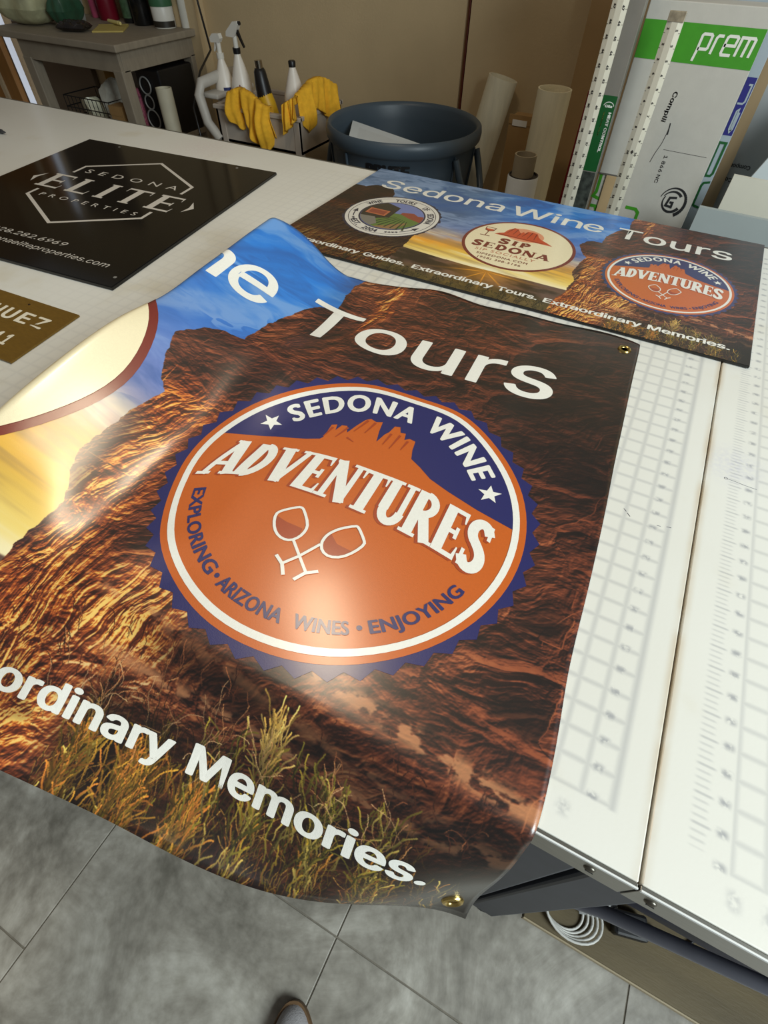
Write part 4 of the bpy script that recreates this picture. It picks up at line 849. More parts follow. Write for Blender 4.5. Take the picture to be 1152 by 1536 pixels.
# ================================================================== the rigid sign of the same design
def make_sign():
    W, H = .8925, .4825
    o = empty('display_sign', (.0428, 1.2172, TH), 'wide glossy tour sign with three round logos, lying flat at the back of the table', 'sign', math.radians(-.75))
    k = H / .99
    MB().box((-W, -H, .0014), (0, 0, .0056), .0005).build('board', mat('black_board', (18, 17, 16), rough=.4, noise=.1), o)
    V = [(-W + .0004, -H + .0004, .0058), (-.0004, -H + .0004, .0058), (-.0004, -.0004, .0058), (-W + .0004, -.0004, .0058)]
    s = build('printed_face', V, [(0, 1, 2, 3)], art_mat('printed_board', .35, .3), o)
    uvl = s.data.uv_layers.new(name='print'); 
    for i, c in enumerate([(0, .01), (1, .01), (1, 1), (0, 1)]): uvl.data[i].uv = c
    kx = W / ART_W
    surf = lambda V, off: np.stack([V[:, 0] * kx, V[:, 1] * k, V[:, 0] * 0 + .0058 + off], 1)
    for nm, inkn, col, pr, layer in design(True):
        if pr.V: pr.build(nm, ink(inkn, col), o, surf, .00008 * layer + .00004)
make_sign()

# ================================================================== black and gold plates
def plate(name, O, ex, ey, x0, thick, board, inkm, label, cat, prints):
    o = empty(name, (O[0], O[1], TH), label, cat)
    f = lambda s, t, z: (ex[0] * s + ey[0] * t, ex[1] * s + ey[1] * t, z)
    e = .0012
    V = [f(x0, -1, .0005), f(0, -1, .0005), f(0, 0, .0005), f(x0, 0, .0005)]
    V += [f(x0, -1, thick - e), f(0, -1, thick - e), f(0, 0, thick - e), f(x0, 0, thick - e)]
    V += [f(x0 + e * 2, -1 + e * 2, thick), f(-e * 2, -1 + e * 2, thick), f(-e * 2, -e * 2, thick), f(x0 + e * 2, -e * 2, thick)]
    F = [(3, 2, 1, 0), (8, 9, 10, 11)]
    for a in (0, 4):
        for i in range(4): F.append((a + i, a + (i + 1) % 4, a + 4 + (i + 1) % 4, a + 4 + i))
    build('panel', V, F, board, o)
    surf = lambda V, off: np.array([f(s, t, thick + z) for (s, t), z in zip(V, off + 0 * V[:, 0])])
    for nm, pr in prints: pr.build(nm, inkm, o, surf, .0002)
    return o, f
lg = Print(); tx = Print()
hw = .0125
lg.line([(-.762, -.352), (-.762, -.280), (-.495, -.122), (-.224, -.282), (-.224, -.356)], hw)
lg.line([(-.762, -.536), (-.762, -.590), (-.495, -.748), (-.224, -.590), (-.224, -.533)], hw)
tx.text('SEDONA', lambda V: fit(V, -.722, -.266, -.334, .036), 0.0, 'bfont', 1.9)
tx.text('PROPERTIES', lambda V: fit(V, -.716, -.262, -.582, .026), 0.0, 'bfont', 1.9)
serif_word(lg, 'ELITE', [.98, .86, .52, .98, .98], -.817, -.164, -.512, .126, .0285, .009, .20)
lg.poly([(-.100, -.447), (-.134, -.400), (-.121, -.447), (-.128, -.490)]); lg.poly([(-.880, -.447), (-.846, -.400), (-.859, -.447), (-.852, -.490)])
tx.text('928.282.6969', lambda V: fit(V, -.646, -.319, -.862, .034, .22), 0.008)
tx.text('sedonaeliteproperties.com', lambda V: fit(V, -.648, -.096, -.915, .036, .22), -0.004)
BLK = mat('black_acrylic', (9, 8, 7), rough=.10, noise=.2, scale=3, spec=.38)
SIL = mat('silver_vinyl', (206, 200, 190), rough=.38, noise=.03, scale=300)
bp_, bf = plate('black_sign', (-1.062, 1.070), (.601, .040), (-.087, .621), -1.0, .0065, BLK, SIL,
                'square glossy black sign with a silver hexagon logo, lying flat on the table', 'sign', [('logo', lg), ('lettering', tx)])
for s, t in ((-.176, -.028), (-.80, -.03), (-.03, -.95)):
    MB().lathe([(.0001, .0004), (.0030, .0004), (.0036, 0)], (bf(s, t, .0065)), 16).build('screw_hole', mat('hole_grey', (120, 118, 112), rough=.5, noise=.1), bp_)
gp = Print()
for c, a, b in (('H', -.150, -.127), ('U', -.1195, -.0945), ('E', -.0860, -.0610), ('Z', -.0540, -.0270)): gp.text(c, lambda V, a=a, b=b: fit(V, a, b, -.0600, .0385), 0.045)
for a, b in ((-.079, -.0665), (-.0585, -.0455)): gp.text('1', lambda V, a=a, b=b: fit(V, a, b, -.1150, .0360), 0.045)
o = empty('gold_sign', (-.956, .360, TH), 'small bronze-gold name plate with cream capitals, near the left edge of the table', 'sign')
ex = (1.0, .03); ey = (-.12, 1.0)
g = lambda s, t, z: (ex[0] * s + ey[0] * t, ex[1] * s + ey[1] * t, z)
GOLD = mat('bronze_laminate', (116, 86, 20), rough=.46, metal=.15, noise=.10, scale=90, bump=.06, bscale=700, stretch=(1, 4, 1))
V = [g(s, t, z) for z in (.0006, .0036) for s, t in ((-.36, -.142), (0, -.142), (0, 0), (-.36, 0))]
build('panel', V, [(3, 2, 1, 0), (4, 5, 6, 7), (0, 1, 5, 4), (1, 2, 6, 5), (2, 3, 7, 6), (3, 0, 4, 7)], GOLD, o)
gp.build('lettering', mat('cream_letters', (236, 228, 206), rough=.45, noise=.03), o, lambda V, off: np.array([g(s, t, .0036 + z) for (s, t), z in zip(V, off + 0 * V[:, 0])]), .0003)
MB().lathe([(.0001, .0012), (.0014, .0010), (.0020, .0001)], g(-.100, -.0135, .0036), 14).build('pin', mat('dark_pin', (40, 20, 12), rough=.4, metal=.6, noise=.1), o, auto=40)
# pen whose tip enters at the left edge
p = empty('marker_pen', (-1.955, .955, TH), 'black marker pen lying at the far left of the table', 'pen')
MB().tube([(-.13, .004, .006), (.028, .0, .006)], .0055, 14).build('barrel', mat('pen_black', (24, 24, 26), rough=.35, noise=.1), p, auto=40)
MB().tube([(.028, 0, .006), (.036, 0, .006), (.044, -.0002, .006)], [.0050, .0030, .0012], 12).build('tip', mat('pen_tip', (60, 60, 62), rough=.3, noise=.1), p, auto=40)

# ================================================================== things on the lower shelf and the floor
SZ = .129
c = empty('cable_coil', (.150, .088, SZ), 'coil of white cable on the shelf under the table', 'cable')
m = MB()
for k in range(5):
    pts = [(.036 * math.cos(a) * (1 + .12 * k) + .004 * k, .030 * math.sin(a) * (1 + .10 * k), .004 + .003 * k + .002 * math.sin(3 * a + k)) for a in [2 * math.pi * i / 28 for i in range(29)]]
    m.tube(pts, .0024, 8, False)
m.build('windings', mat('white_cable', (222, 220, 212), rough=.45, noise=.04), c, True)
MB().box((-.052, -.010, .0005), (-.036, .012, .014), .003).build('plug', mat('white_cable', (222, 220, 212)), c)
a_ = empty('power_adapter', (.262, .118, SZ), 'black power adapter on the shelf beside the white cable coil', 'adapter', .25)
MB().box((-.030, -.020, .0004), (.030, .020, .030), .005).build('case', mat('adapter_black', (30, 30, 32), rough=.45, noise=.1), a_)
MB().tube([(.028, 0, .014), (.05, .006, .010), (.075, -.012, .004), (.110, -.004, .004), (.15, .03, .004)], .0028, 8).build('cord', mat('adapter_black', (30, 30, 32)), a_, auto=60)
b_ = empty('grey_plastic_pouch', (.205, .130, SZ), 'clear grey plastic pouch on the shelf between coil and adapter', 'pouch', .3)
def pillow(sx, sy, sz, amp, seed, nx=26, ny=20):
    rg = random.Random(seed); ph = [(rg.uniform(3, 9), rg.uniform(3, 9), rg.uniform(0, 6), rg.uniform(.4, 1)) for _ in range(7)]
    V = []; F = []
    for side in (1, -1):
        for i in range(nx + 1):
            for j in range(ny + 1):
                u = i / nx * 2 - 1; v = j / ny * 2 - 1
                h = (max(0, 1 - abs(u) ** 3.2) * max(0, 1 - abs(v) ** 3.2)) ** .5
                w_ = sum(a * math.sin(fx * u + fy * v * (1 if k % 2 else -1) + p_) for k, (fx, fy, p_, a) in enumerate(ph)) / 4
                w2 = abs(math.sin(4 * u + 5 * v + seed)) * .5
                z = h * (.5 * sz + amp * (w_ + w2)) * side if side > 0 else -h * .46 * sz
                V.append((u * sx / 2 * (1 + .05 * w_), v * sy / 2 * (1 + .06 * w_), z + sz * .46))
    n = (nx + 1) * (ny + 1)
    for s in (0, 1):
        for i in range(nx):
            for j in range(ny):
                q = [s * n + i * (ny + 1) + j, s * n + (i + 1) * (ny + 1) + j, s * n + (i + 1) * (ny + 1) + j + 1, s * n + i * (ny + 1) + j + 1]
                F.append(tuple(q if s == 0 else q[::-1]))
    return V, F
V, F = pillow(.075, .055, .016, .004, 3); build('film', V, F, mat('plastic_film', (196, 198, 196), rough=.18, noise=.04, trans=.35, spec=.6), b_, True)
# shoe on the floor
s = empty('shoe', (-.233, -.288, 0), 'grey canvas shoe with a brown welt, its toe pointing to the table', 'shoe', math.radians(27))
def outline(k, n=48, L=.27, Wd=.104):
    P = []
    for i in range(n):
        a = 2 * math.pi * i / n; x = math.copysign(abs(math.sin(a)) ** .82, math.sin(a)); y = math.cos(a)
        wv = Wd / 2 * k * (1 - .16 * (y < 0) * min(1, -y * 1.4) if y < 0 else 1)
        P.append((x * wv * (1 - .10 * max(0, y) ** 3), .022 + (y - 1) * L / 2 + (1 - k) * (-.002 * (y > 0) + .002 * (y < 0))))
    return P
m = MB(); ks = [(1.0, 0), (1.03, .006), (1.03, .022), (.98, .027)]
m.V = []; n = 48
for k, z in ks: m.V += [(x, y, z) for x, y in outline(k)]
for j in range(len(ks) - 1):
    for i in range(n): m.F.append((j * n + i, j * n + (i + 1) % n, (j + 1) * n + (i + 1) % n, (j + 1) * n + i))
m.F.append(tuple(range(n - 1, -1, -1))); m.F.append(tuple(3 * n + i for i in range(n)))
m.build('sole', mat('brown_welt', (104, 76, 44), rough=.6, noise=.15, scale=60), s, auto=50)
m = MB(); ks = [(.90, .026), (.87, .034), (.80, .044), (.66, .054), (.45, .060), (.2, .062)]
for k, z in ks: m.V += [(x, y, z + (.045 * max(0, (-y - .07) / .18) if z > .04 else 0)) for x, y in [(px * (k / .9), .022 - .135 + (py + .113) * (k / .93)) for px, py in outline(.93)]]
for j in range(len(ks) - 1):
    for i in range(n): m.F.append((j * n + i, j * n + (i + 1) % n, (j + 1) * n + (i + 1) % n, (j + 1) * n + i))
m.F.append(tuple((len(ks) - 1) * n + i for i in range(n)))
m.build('upper', mat('grey_canvas', (168, 164, 164), rough=.85, noise=.08, scale=200, bump=.4, bscale=500), s, auto=60)
m = MB()
for i in range(5): m.tube([(-.022, -.060 - .020 * i, .062 + .003 * i), (0, -.056 - .020 * i, .068 + .003 * i), (.022, -.060 - .020 * i, .062 + .003 * i)], .0028, 8)
m.build('laces', mat('lace_white', (206, 204, 198), rough=.8, noise=.05), s, auto=60)

# ================================================================== the round waste bin
BIN = mat('bin_blue_grey', (66, 78, 88), rough=.42, noise=.06, scale=8, bump=.05, bscale=60)
bx, by = -1.206, 2.106
b = empty('waste_bin', (bx, by, 0), 'large round blue-grey plastic waste bin behind the table', 'bin')
MB().lathe([(.235, .0), (.245, .004), (.250, .03), (.262, .30), (.274, .62), (.284, .695), (.288, .742), (.296, .748), (.304, .758), (.307, .778), (.304, .795), (.296, .801), (.288, .798), (.283, .786), (.276, .74), (.262, .55), (.244, .04), (.0001, .03)], (0, 0, 0), 96).build('body', BIN, b, auto=50)
for a in (20, 200):
    A = math.radians(a - 26); ca, sa = math.cos(A), math.sin(A); tn = (-sa, ca)
    pts = []
    for t_, r_, z_ in ((-.085, .285, .735), (-.083, .305, .68), (-.07, .330, .615), (-.03, .336, .59), (.03, .336, .59), (.07, .330, .615), (.083, .305, .68), (.085, .285, .735)):
        pts.append((ca * r_ + tn[0] * t_, sa * r_ + tn[1] * t_, z_))
    MB().tube(pts, .0125, 10).build('handle', BIN, b, auto=60)
m = MB()
for a in range(0, 360, 30):
    if 250 < a < 310: continue
    A = math.radians(a + 8); m.tube([(math.cos(A) * .2755, math.sin(A) * .2755, .60), (math.cos(A) * .2905, math.sin(A) * .2905, .742)], .005, 6)
m.build('ribs', BIN, b, auto=60)
bt = Print(); bt.text('BRUTE', lambda V: fit(V, 0, 1, 0, 1), 0.10)
def binsurf(V, off):
    A = np.radians(-93 + V[:, 0] * 34); z = .692 + V[:, 1] * .050; r = .2835 + (z - .69) * .05 + off
    return np.stack([r * np.cos(A), r * np.sin(A), z], 1)
bt.build('lettering', mat('bin_lettering', (14, 15, 18), rough=.5, noise=.1), b, binsurf, .0035, .05)
V = [(-1.468, 2.158, .760), (-1.350, 1.900, .742), (-1.100, 1.860, .705), (-1.048, 2.028, .750)]
fb = empty('foam_board_offcut', (-1.2, 2.0, .70), 'white foam board offcut sticking in the waste bin', 'board')
Vb = [(x + 1.2, y - 2.0, z - .70) for x, y, z in V] + [(x + 1.2, y - 2.0, z - .705) for x, y, z in V]
build('sheet', Vb, [(0, 1, 2, 3), (7, 6, 5, 4), (0, 4, 5, 1), (1, 5, 6, 2), (2, 6, 7, 3), (3, 7, 4, 0)], mat('foam_white', (206, 212, 214), rough=.6, noise=.02), fb)
build('cut_strip', [(x * .9 + .0, y * .9, z - .03) for x, y, z in Vb], [(0, 1, 2, 3), (7, 6, 5, 4), (0, 4, 5, 1), (1, 5, 6, 2), (2, 6, 7, 3), (3, 7, 4, 0)], mat('foam_white', (206, 212, 214)), fb)

# ================================================================== tubes, rolls and cartons against the wall
def roll(name, a, b2, r, m_, label, cat, hollow=.8, core=None):
    a = Vector(a); b2 = Vector(b2); L = (b2 - a).length; o = empty(name, a, label, cat)
    MB().lathe([(r, 0), (r, L), (r * hollow, L), (r * hollow * .98, L - .25), (.0001, L - .26)], (0, 0, 0), 40, b2 - a).build('wrap', m_, o, auto=50)
    return o, (b2 - a).normalized(), L
PAP = mat('tracing_paper', (236, 228, 200), rough=.55, noise=.07, scale=9, stretch=(6, 6, 1))
PAP2 = mat('cream_paper', (238, 228, 196), rough=.5, noise=.06, scale=9, stretch=(6, 6, 1))
roll('paper_roll', (-1.16, 2.55, 0), (-.995, 2.640, .870), .064, PAP, 'wide cream paper roll leaning on the wall right of the bin', 'roll', .92)
o, d_, L_ = roll('paper_roll', (-.705, 2.32, 0), (-.694, 2.32, .915), .062, PAP2, 'tall cream paper roll with a rolled top edge, nearest to the long rulers', 'roll', .90)
m = MB(); pts = [(.056 * (1 - .55 * i / 60) * math.cos(i * .32), .056 * (1 - .55 * i / 60) * math.sin(i * .32)) for i in range(61)]
for i in range(60): m.add([(pts[i][0] + .011, pts[i][1], .80), (pts[i + 1][0] + .011, pts[i + 1][1], .80), (pts[i + 1][0] + .011, pts[i + 1][1], .908), (pts[i][0] + .011, pts[i][1], .908)], [(0, 1, 2, 3)])
m.build('inner_winding', PAP2, o, True)
o = empty('carton', (-.815, 2.42, 0), 'narrow brown cardboard carton standing between the two cream paper rolls', 'carton', -.03)
CARD = mat('cardboard', (160, 124, 76), rough=.8, noise=.08, scale=14, bump=.15, bscale=40, stretch=(1, 1, .2))
MB().box((-.046, -.05, 0), (.046, .05, .80), .002).build('body', CARD, o)
MB().box((-.046, -.052, .78), (.046, -.050, .812), .0005).build('flap', CARD, o)
MB().box((-.030, -.0535, .776), (.030, -.0525, .796)).build('white_label', mat('paper_white', (226, 220, 210), rough=.7, noise=.04), o)
o = empty('white_tube', (-.655, 1.935, 0), 'short white pipe with a dark rim behind the display sign', 'tube')
MB().lathe([(.053, 0), (.053, .742), (.0505, .745), (.048, .742), (.047, .50), (.0001, .49)], (0, 0, 0), 44).build('pipe', mat('white_film', (232, 236, 236), rough=.35, noise=.03), o, auto=50)
MB().lathe([(.0505, .742), (.0512, .7465), (.0465, .7465), (.0465, .735)], (0, 0, 0), 44).build('rim', mat('dark_rim', (40, 34, 34), rough=.5, noise=.1), o, auto=50)
o = empty('grey_tube', (-.660, 1.940, .492), 'grey cardboard core standing inside the white pipe', 'tube')
MB().lathe([(.0375, 0), (.0375, .312), (.0325, .312), (.0320, .05), (.0001, .04)], (0, 0, 0), 40).build('core', mat('grey_card', (164, 150, 124), rough=.8, noise=.07, scale=20), o, auto=50)
o = empty('cardboard_sheet', (-.70, 2.66, 0), 'tall tan cardboard sheet leaning on the wall beside the rulers', 'board')
MB().slab([(-.02, 0), (.10, 0), (.115, 2.0), (.01, 2.0)], 0, .008).build('sheet', mat('tan_card', (170, 138, 94), rough=.8, noise=.06, scale=5), o)
o = empty('red_strip', (-.462, 1.60, 0), 'thin dark red board edge behind the left ruler', 'board')
MB().slab([(-.006, 0), (.012, 0), (.022, 1.05), (.012, 1.05)], 0, .05).build('board', mat('dark_red', (120, 20, 22), rough=.5, noise=.1), o)

# long rulers with printed numbers
RUL = mat('ruler_alu', (216, 210, 190), rough=.36, metal=.25, noise=.05, scale=6, stretch=(1, 1, .4))
RINK = mat('ruler_ink', (48, 42, 36), rough=.6, noise=.1)
def ruler(x, y, w_, h, label, first, lean):
    o = empty('long_ruler', (x, y, 0), label, 'ruler', 0, 'long aluminium rulers')
    o.rotation_euler = (lean, 0, 0)
    m = MB(); prof = [(-w_ / 2, 0), (-w_ * .18, -.0035), (w_ * .18, -.0035), (w_ / 2, 0), (w_ / 2, .0018), (-w_ / 2, .0018)]
    m.prism(prof, lambda a, b: (a, b, 0), lambda a, b: (a, b, h)); m.build('blade', RUL, o)
    pr = Print(); st = .0233; n = int((h - .5) / st)
    for i in range(n):
        z = h - .022 - i * st; num = str(first - i if first > 50 else i + 1)
        for sx, off in ((-1, 0), (1, .5)):
            V, F = glyphs(num, .09); V = fit(V, 0, .0080 if len(num) > 1 else .0040, 0, .0058)
            pr.add(np.stack([sx * w_ * .28 - .0023 + V[:, 1], z - off * .004 - V[:, 0]], 1), F)
        pr.quad((-w_ * .5, z - .008), (-w_ * .40, z - .008), .0007); pr.quad((w_ * .5, z - .008), (w_ * .40, z - .008), .0007)
    def sf(V, off):
        ax = np.abs(V[:, 0]); yy = np.where(ax < w_ * .18, -.0035, -.0035 + (ax - w_ * .18) / (w_ * .32) * .0035)
        return np.stack([V[:, 0], yy - off, V[:, 1]], 1)
    pr.build('numbers', RINK, o, sf, .0003)
    return o
r1 = ruler(-.400, 1.415, .033, 1.83, 'long aluminium ruler reaching out of the frame, left of the boxes', 72, -.004)
r2 = ruler(-.284, 1.415, .032, 1.219, 'shorter aluminium ruler standing in front of the green-banded carton', 48, -.004)
dm = Print(); dm.poly([(0, .0045), (-.0035, 0), (0, -.0045), (.0035, 0)]); dm.build('diamond_mark', RINK, r2, lambda V, off: np.stack([V[:, 0], -.0035 - off + 0 * V[:, 0], V[:, 1] + .985], 1), .0004)
MB().box((-.016, -.004, 1.205), (.016, .0026, 1.2215), .001).build('worn_end', mat('worn_alu', (176, 164, 140), rough=.4, metal=.6, noise=.3, scale=90), r2)

# cartons and sheets standing behind the table
GREYB = mat('grey_carton', (184, 180, 170), rough=.72, noise=.03, scale=40, bump=.1, bscale=200)
GRN = mat('print_green', (60, 142, 24), rough=.6, noise=.05, scale=60)
DGRN = mat('print_dark_green', (14, 84, 34), rough=.5, noise=.06, scale=60)
BLKI = mat('print_black', (26, 26, 28), rough=.6, noise=.1)
WHTI = mat('print_white', (222, 222, 210), rough=.6, noise=.03)
def face(x, y): return lambda V, off: np.stack([V[:, 0] - x, -off - y + 0 * V[:, 0], V[:, 1]], 1)
def rot_text(pr, body, x, z, dx, dz, h, bold=.02, flip=1, font='inter'):
    """text whose baseline runs from (x, z) along (dx, dz)"""
    V, F = glyphs(body, bold, font); V = V - [V[:, 0].min(), 0]; L = V[:, 0].max(); l = math.hypot(dx, dz); ux, uz = dx / l, dz / l
    a = V[:, 0] / L * l; bq = V[:, 1] * h * flip
    pr.add(np.stack([x + ux * a - uz * bq, z + uz * a + ux * bq], 1), F)
X0 = -.353
o = empty('tall_carton', (X0, 1.50, 0), 'tall grey-white carton with a bright green band, behind the shorter ruler', 'carton')
MB().box((0, 0, 0), (.241, .085, 1.229), .0015).build('body', GREYB, o)
F0 = face(X0, 0)
pr = Print(); pr.poly([(X0 + .001, 1.136), (-.1125, 1.134), (-.1125, 1.198), (X0 + .001, 1.199)]); pr.build('green_band', GRN, o, F0, .0006)
pr = Print()
def loop_text(pr, x, z, s, w_):
    """rounded box lettering: p r e m"""
    P = lambda pts, closed=False: pr.line([(x + a * s, z + b * s) for a, b in pts], w_, closed)
    P([(0, -.45), (.10, .12), (.16, .92), (.24, 1), (.72, 1), (.80, .92), (.74, .30), (.66, .22), (.10, .22)])
    P([(1.02, 0), (1.12, .85), (1.22, .97), (1.55, .97)])
    P([(1.72, .52), (2.42, .52), (2.48, .92), (2.40, 1), (1.90, 1), (1.80, .92), (1.70, .12), (1.76, .02), (2.34, .02)])
    P([(2.62, 0), (2.72, .98), (3.10, .98), (3.18, .90), (3.08, 0)]); P([(3.12, .98), (3.50, .98), (3.58, .90), (3.50, 0)])
loop_text(pr, -.2325, 1.1535, .0300, .0050)
pr.build('band_lettering', WHTI, o, F0, .0012, clip=[((-.1125, 0, 0), (1, 0, 0))])
pr = Print(); q1 = Print(); q2 = Print(); q3 = Print(); q4 = Print()
rot_text(q1, 'Complii', -.2440, 1.087, -.006, -.056, .0130, .03); rot_text(q2, '1 866 NC', -.2150, .968, -.001, -.058, .0110, .015)
q3.line([(-.2275, 1.030), (-.2275, 1.012), (-.231, .99), (-.2385, .968), (-.2425, .95)], .0011); q3.line([(-.228, 1.030), (-.2255, 1.008)], .0022); q4.line([(-.2225, .979), (-.1235, .976)], .0007)
# round logo with a square G inside and the start of the word below it
cx, cz = -.158, .875
def arcp(r, a0, a1, w0, w1=None, n=26, ox=0, oz_=0):
    w1 = w0 if w1 is None else w1
    for i in range(n):
        t0, t1 = i / n, (i + 1) / n; A, B = math.radians(a0 + (a1 - a0) * t0), math.radians(a0 + (a1 - a0) * t1)
        pr.quad((cx + ox + r * math.cos(A), cz + oz_ + r * math.sin(A)), (cx + ox + r * math.cos(B), cz + oz_ + r * math.sin(B)), w0 + (w1 - w0) * t0, w0 + (w1 - w0) * t1)
arcp(.031, 165, -62, .0015, .0085); arcp(.022, 150, 330, .0020, .0075); arcp(.024, 150, 40, .0020, .0062, 16, -.002, -.001)
pr.line([(-.150, .886), (-.166, .884), (-.170, .866), (-.156, .864), (-.156, .874), (-.163, .874)], .0052)
q5 = Print(); q5.text('GO', lambda V: fit(V, -.196, -.142, .806, .022), .06)
pr.build('round_logo', BLKI, o, F0, .0006); q1.build('word', BLKI, o, F0, .0006); q2.build('word', BLKI, o, F0, .0006); q3.build('tear', BLKI, o, F0, .0006); q4.build('score_line', BLKI, o, F0, .0006); q5.build('word', BLKI, o, F0, .0006)
pr = Print()
for pts in ([(-.346, .912), (-.346, .868), (-.352, .858), (-.330, .852), (-.330, .872)], [(-.352, .835), (-.338, .835), (-.334, .826), (-.334, .800)], [(-.262, .846), (-.236, .845), (-.228, .838), (-.228, .790)]): pr.line(pts, .0075)
pr.build('green_outline_print', GRN, o, F0, .0006)
MB().box((.020, -.0035, 0), (.048, -.0005, .909), .0006).build('packing_tape', mat('tan_tape', (176, 150, 112), rough=.5, noise=.05), o)
MB().box((-.004, -.0030, .909), (.055, -.0004, .912)).build('box_joint', mat('dark_joint', (90, 86, 78), rough=.8, noise=.05), o)
o = empty('green_carton', (-.392, 1.452, 0), 'slim green carton printed with heat control lettering, between the two rulers', 'carton')
MB().box((0, 0, 0), (.037, .035, 1.30), .001).build('body', mat('slim_grey', (128, 122, 112), rough=.6, noise=.05), o)
F1 = face(-.392, 0)
pr = Print(); pr.poly([(-.3915, .924), (-.3555, .924), (-.3555, 1.074), (-.3915, 1.074)]); pr.build('green_panel', DGRN, o, F1, .0006)
pr = Print(); pr.poly([(-.3915, .80), (-.3555, .80), (-.3555, .922), (-.3915, .922)]); pr.build('picture_panel', mat('grey_print', (58, 62, 56), rough=.5, noise=.75, scale=70), o, F1, .0006)
pr = Print(); rot_text(pr, 'HEAT CONTROL', -.3655, 1.044, -.001, -.079, .0085, .08); 
for i in range(12):
    A, B = math.radians(10 + 13.3 * i), math.radians(10 + 13.3 * (i + 1)); pr.quad((-.3700 + .0115 * math.cos(A), 1.054 + .0085 * math.sin(A)), (-.3700 + .0115 * math.cos(B), 1.054 + .0085 * math.sin(B)), .0014)
pr.text('Gila', lambda V: fit(V, -.3785, -.3615, 1.0525, .0065), .06)
pr.build('white_lettering', WHTI, o, F1, .0012)
pr = Print(); rot_text(pr, 'WINDOW FILM', -.3770, 1.044, -.001, -.046, .0036, .02); pr.build('yellow_lettering', mat('print_yellow', (170, 170, 80), rough=.6, noise=.05), o, F1, .0012)
o = empty('blue_lettered_carton', (-.205, 1.592, 0), 'slim pale grey carton with blue and green rounded lettering, right of the green-banded carton', 'carton')
MB().box((0, 0, 0), (.118, .05, 1.30), .001).build('body', mat('pale_blue_grey', (156, 166, 172), rough=.6, noise=.03), o)
F2 = face(-.205, 0)
pr = Print(); pr.poly([(-.1085, 1.003), (-.0885, 1.003), (-.0885, 1.111), (-.1085, 1.111)]); pr.build('blue_panel', mat('print_blue', (30, 28, 110), rough=.6, noise=.05), o, F2, .0006)
pr = Print(); pr.line([(-.099, 1.098), (-.0925, 1.098), (-.0925, 1.068), (-.096, 1.064), (-.107, 1.064)], .0036); pr.line([(-.0935, 1.048), (-.0935, 1.016), (-.0975, 1.010), (-.1005, 1.016), (-.1005, 1.050), (-.0965, 1.054), (-.0965, 1.012)], .0034); pr.build('pale_lettering', mat('pale_blue_grey', (156, 166, 172)), o, F2, .0012)
pr = Print()
pr.line([(-.1095, .988), (-.0895, .988)], .005); pr.line([(-.0925, .988), (-.0925, .924), (-.0965, .918), (-.108, .918)], .0050); pr.line([(-.1065, .988), (-.1065, .915)], .003); pr.line([(-.0895, .905), (-.103, .902), (-.106, .895), (-.106, .850), (-.090, .846)], .005)
pr.build('green_lettering', DGRN, o, F2, .0012)
o = empty('brown_sheet', (-.118, 1.648, 0), 'brown corrugated cardboard sheet edge right of the blue-lettered carton', 'board')
MB().slab([(0, 0), (.080, 0), (.0535, 1.30), (0, 1.30)], 0, .010).build('sheet', mat('brown_card', (150, 126, 92), rough=.8, noise=.08, scale=10, stretch=(1, 1, .2)), o)
o = empty('grey_sheet', (-.110, 1.665, 0), 'grey board with upside-down lettering behind the cream sheet', 'board')
MB().slab([(0, 0), (.32, 0), (.32, 1.25), (0, 1.25)], 0, .010).build('sheet', mat('grey_sheet_m', (160, 164, 164), rough=.7, noise=.03), o)
pr = Print()
for s, x0, x1, z in (('Compone', -.012, -.068, .933), ('Com', -.040, -.068, .902)):
    V, F = glyphs(s, .03); V = fit(V, x0, x1, z, -.0125, -.15); pr.add(V, F)
pr.build('lettering', BLKI, o, face(-.110, 0), .0006)
o = empty('white_sheet', (-.006, 1.55, 0), 'white board with a slanted left edge at the right side of the frame', 'board')
MB().slab([(-.03, 0), (.22, 0), (.22, 1.12), (.060, 1.12), (-.004, .94)], 0, .008).build('sheet', mat('white_board', (196, 204, 206), rough=.5, noise=.02), o)
o = empty('cream_sheet', (-.054, 1.45, 0), 'cream board standing just behind the low grey board', 'board')
MB().slab([(0, 0), (.26, 0), (.26, .957), (0, .964)], 0, .010).build('sheet', mat('cream_board', (206, 202, 186), rough=.6, noise=.02), o)
o = empty('low_grey_board', (-.098, 1.36, 0), 'low grey board nearest the far table edge, beside the display sign', 'board')
MB().slab([(0, 0), (.30, 0), (.30, .912), (0, .918)], 0, .012).build('sheet', mat('low_grey', (160, 168, 166), rough=.6, noise=.02), o)
o = empty('back_carton', (-.33, 1.75, 0), 'large white carton standing behind the green-banded carton', 'carton')
MB().box((0, 0, 0), (.20, .25, 1.52), .002).build('body', mat('white_carton', (198, 196, 190), rough=.7, noise=.03), o)
o = empty('back_carton', (-.115, 1.72, 0), 'large white carton at the top right behind the brown sheet', 'carton')
MB().box((0, 0, 0), (.42, .25, 1.50), .002).build('body', mat('white_carton', (198, 196, 190)), o)
MB().box((.07, -.003, .9), (.072, 0, 1.5)).build('seam', mat('dark_joint', (90, 86, 78)), o)

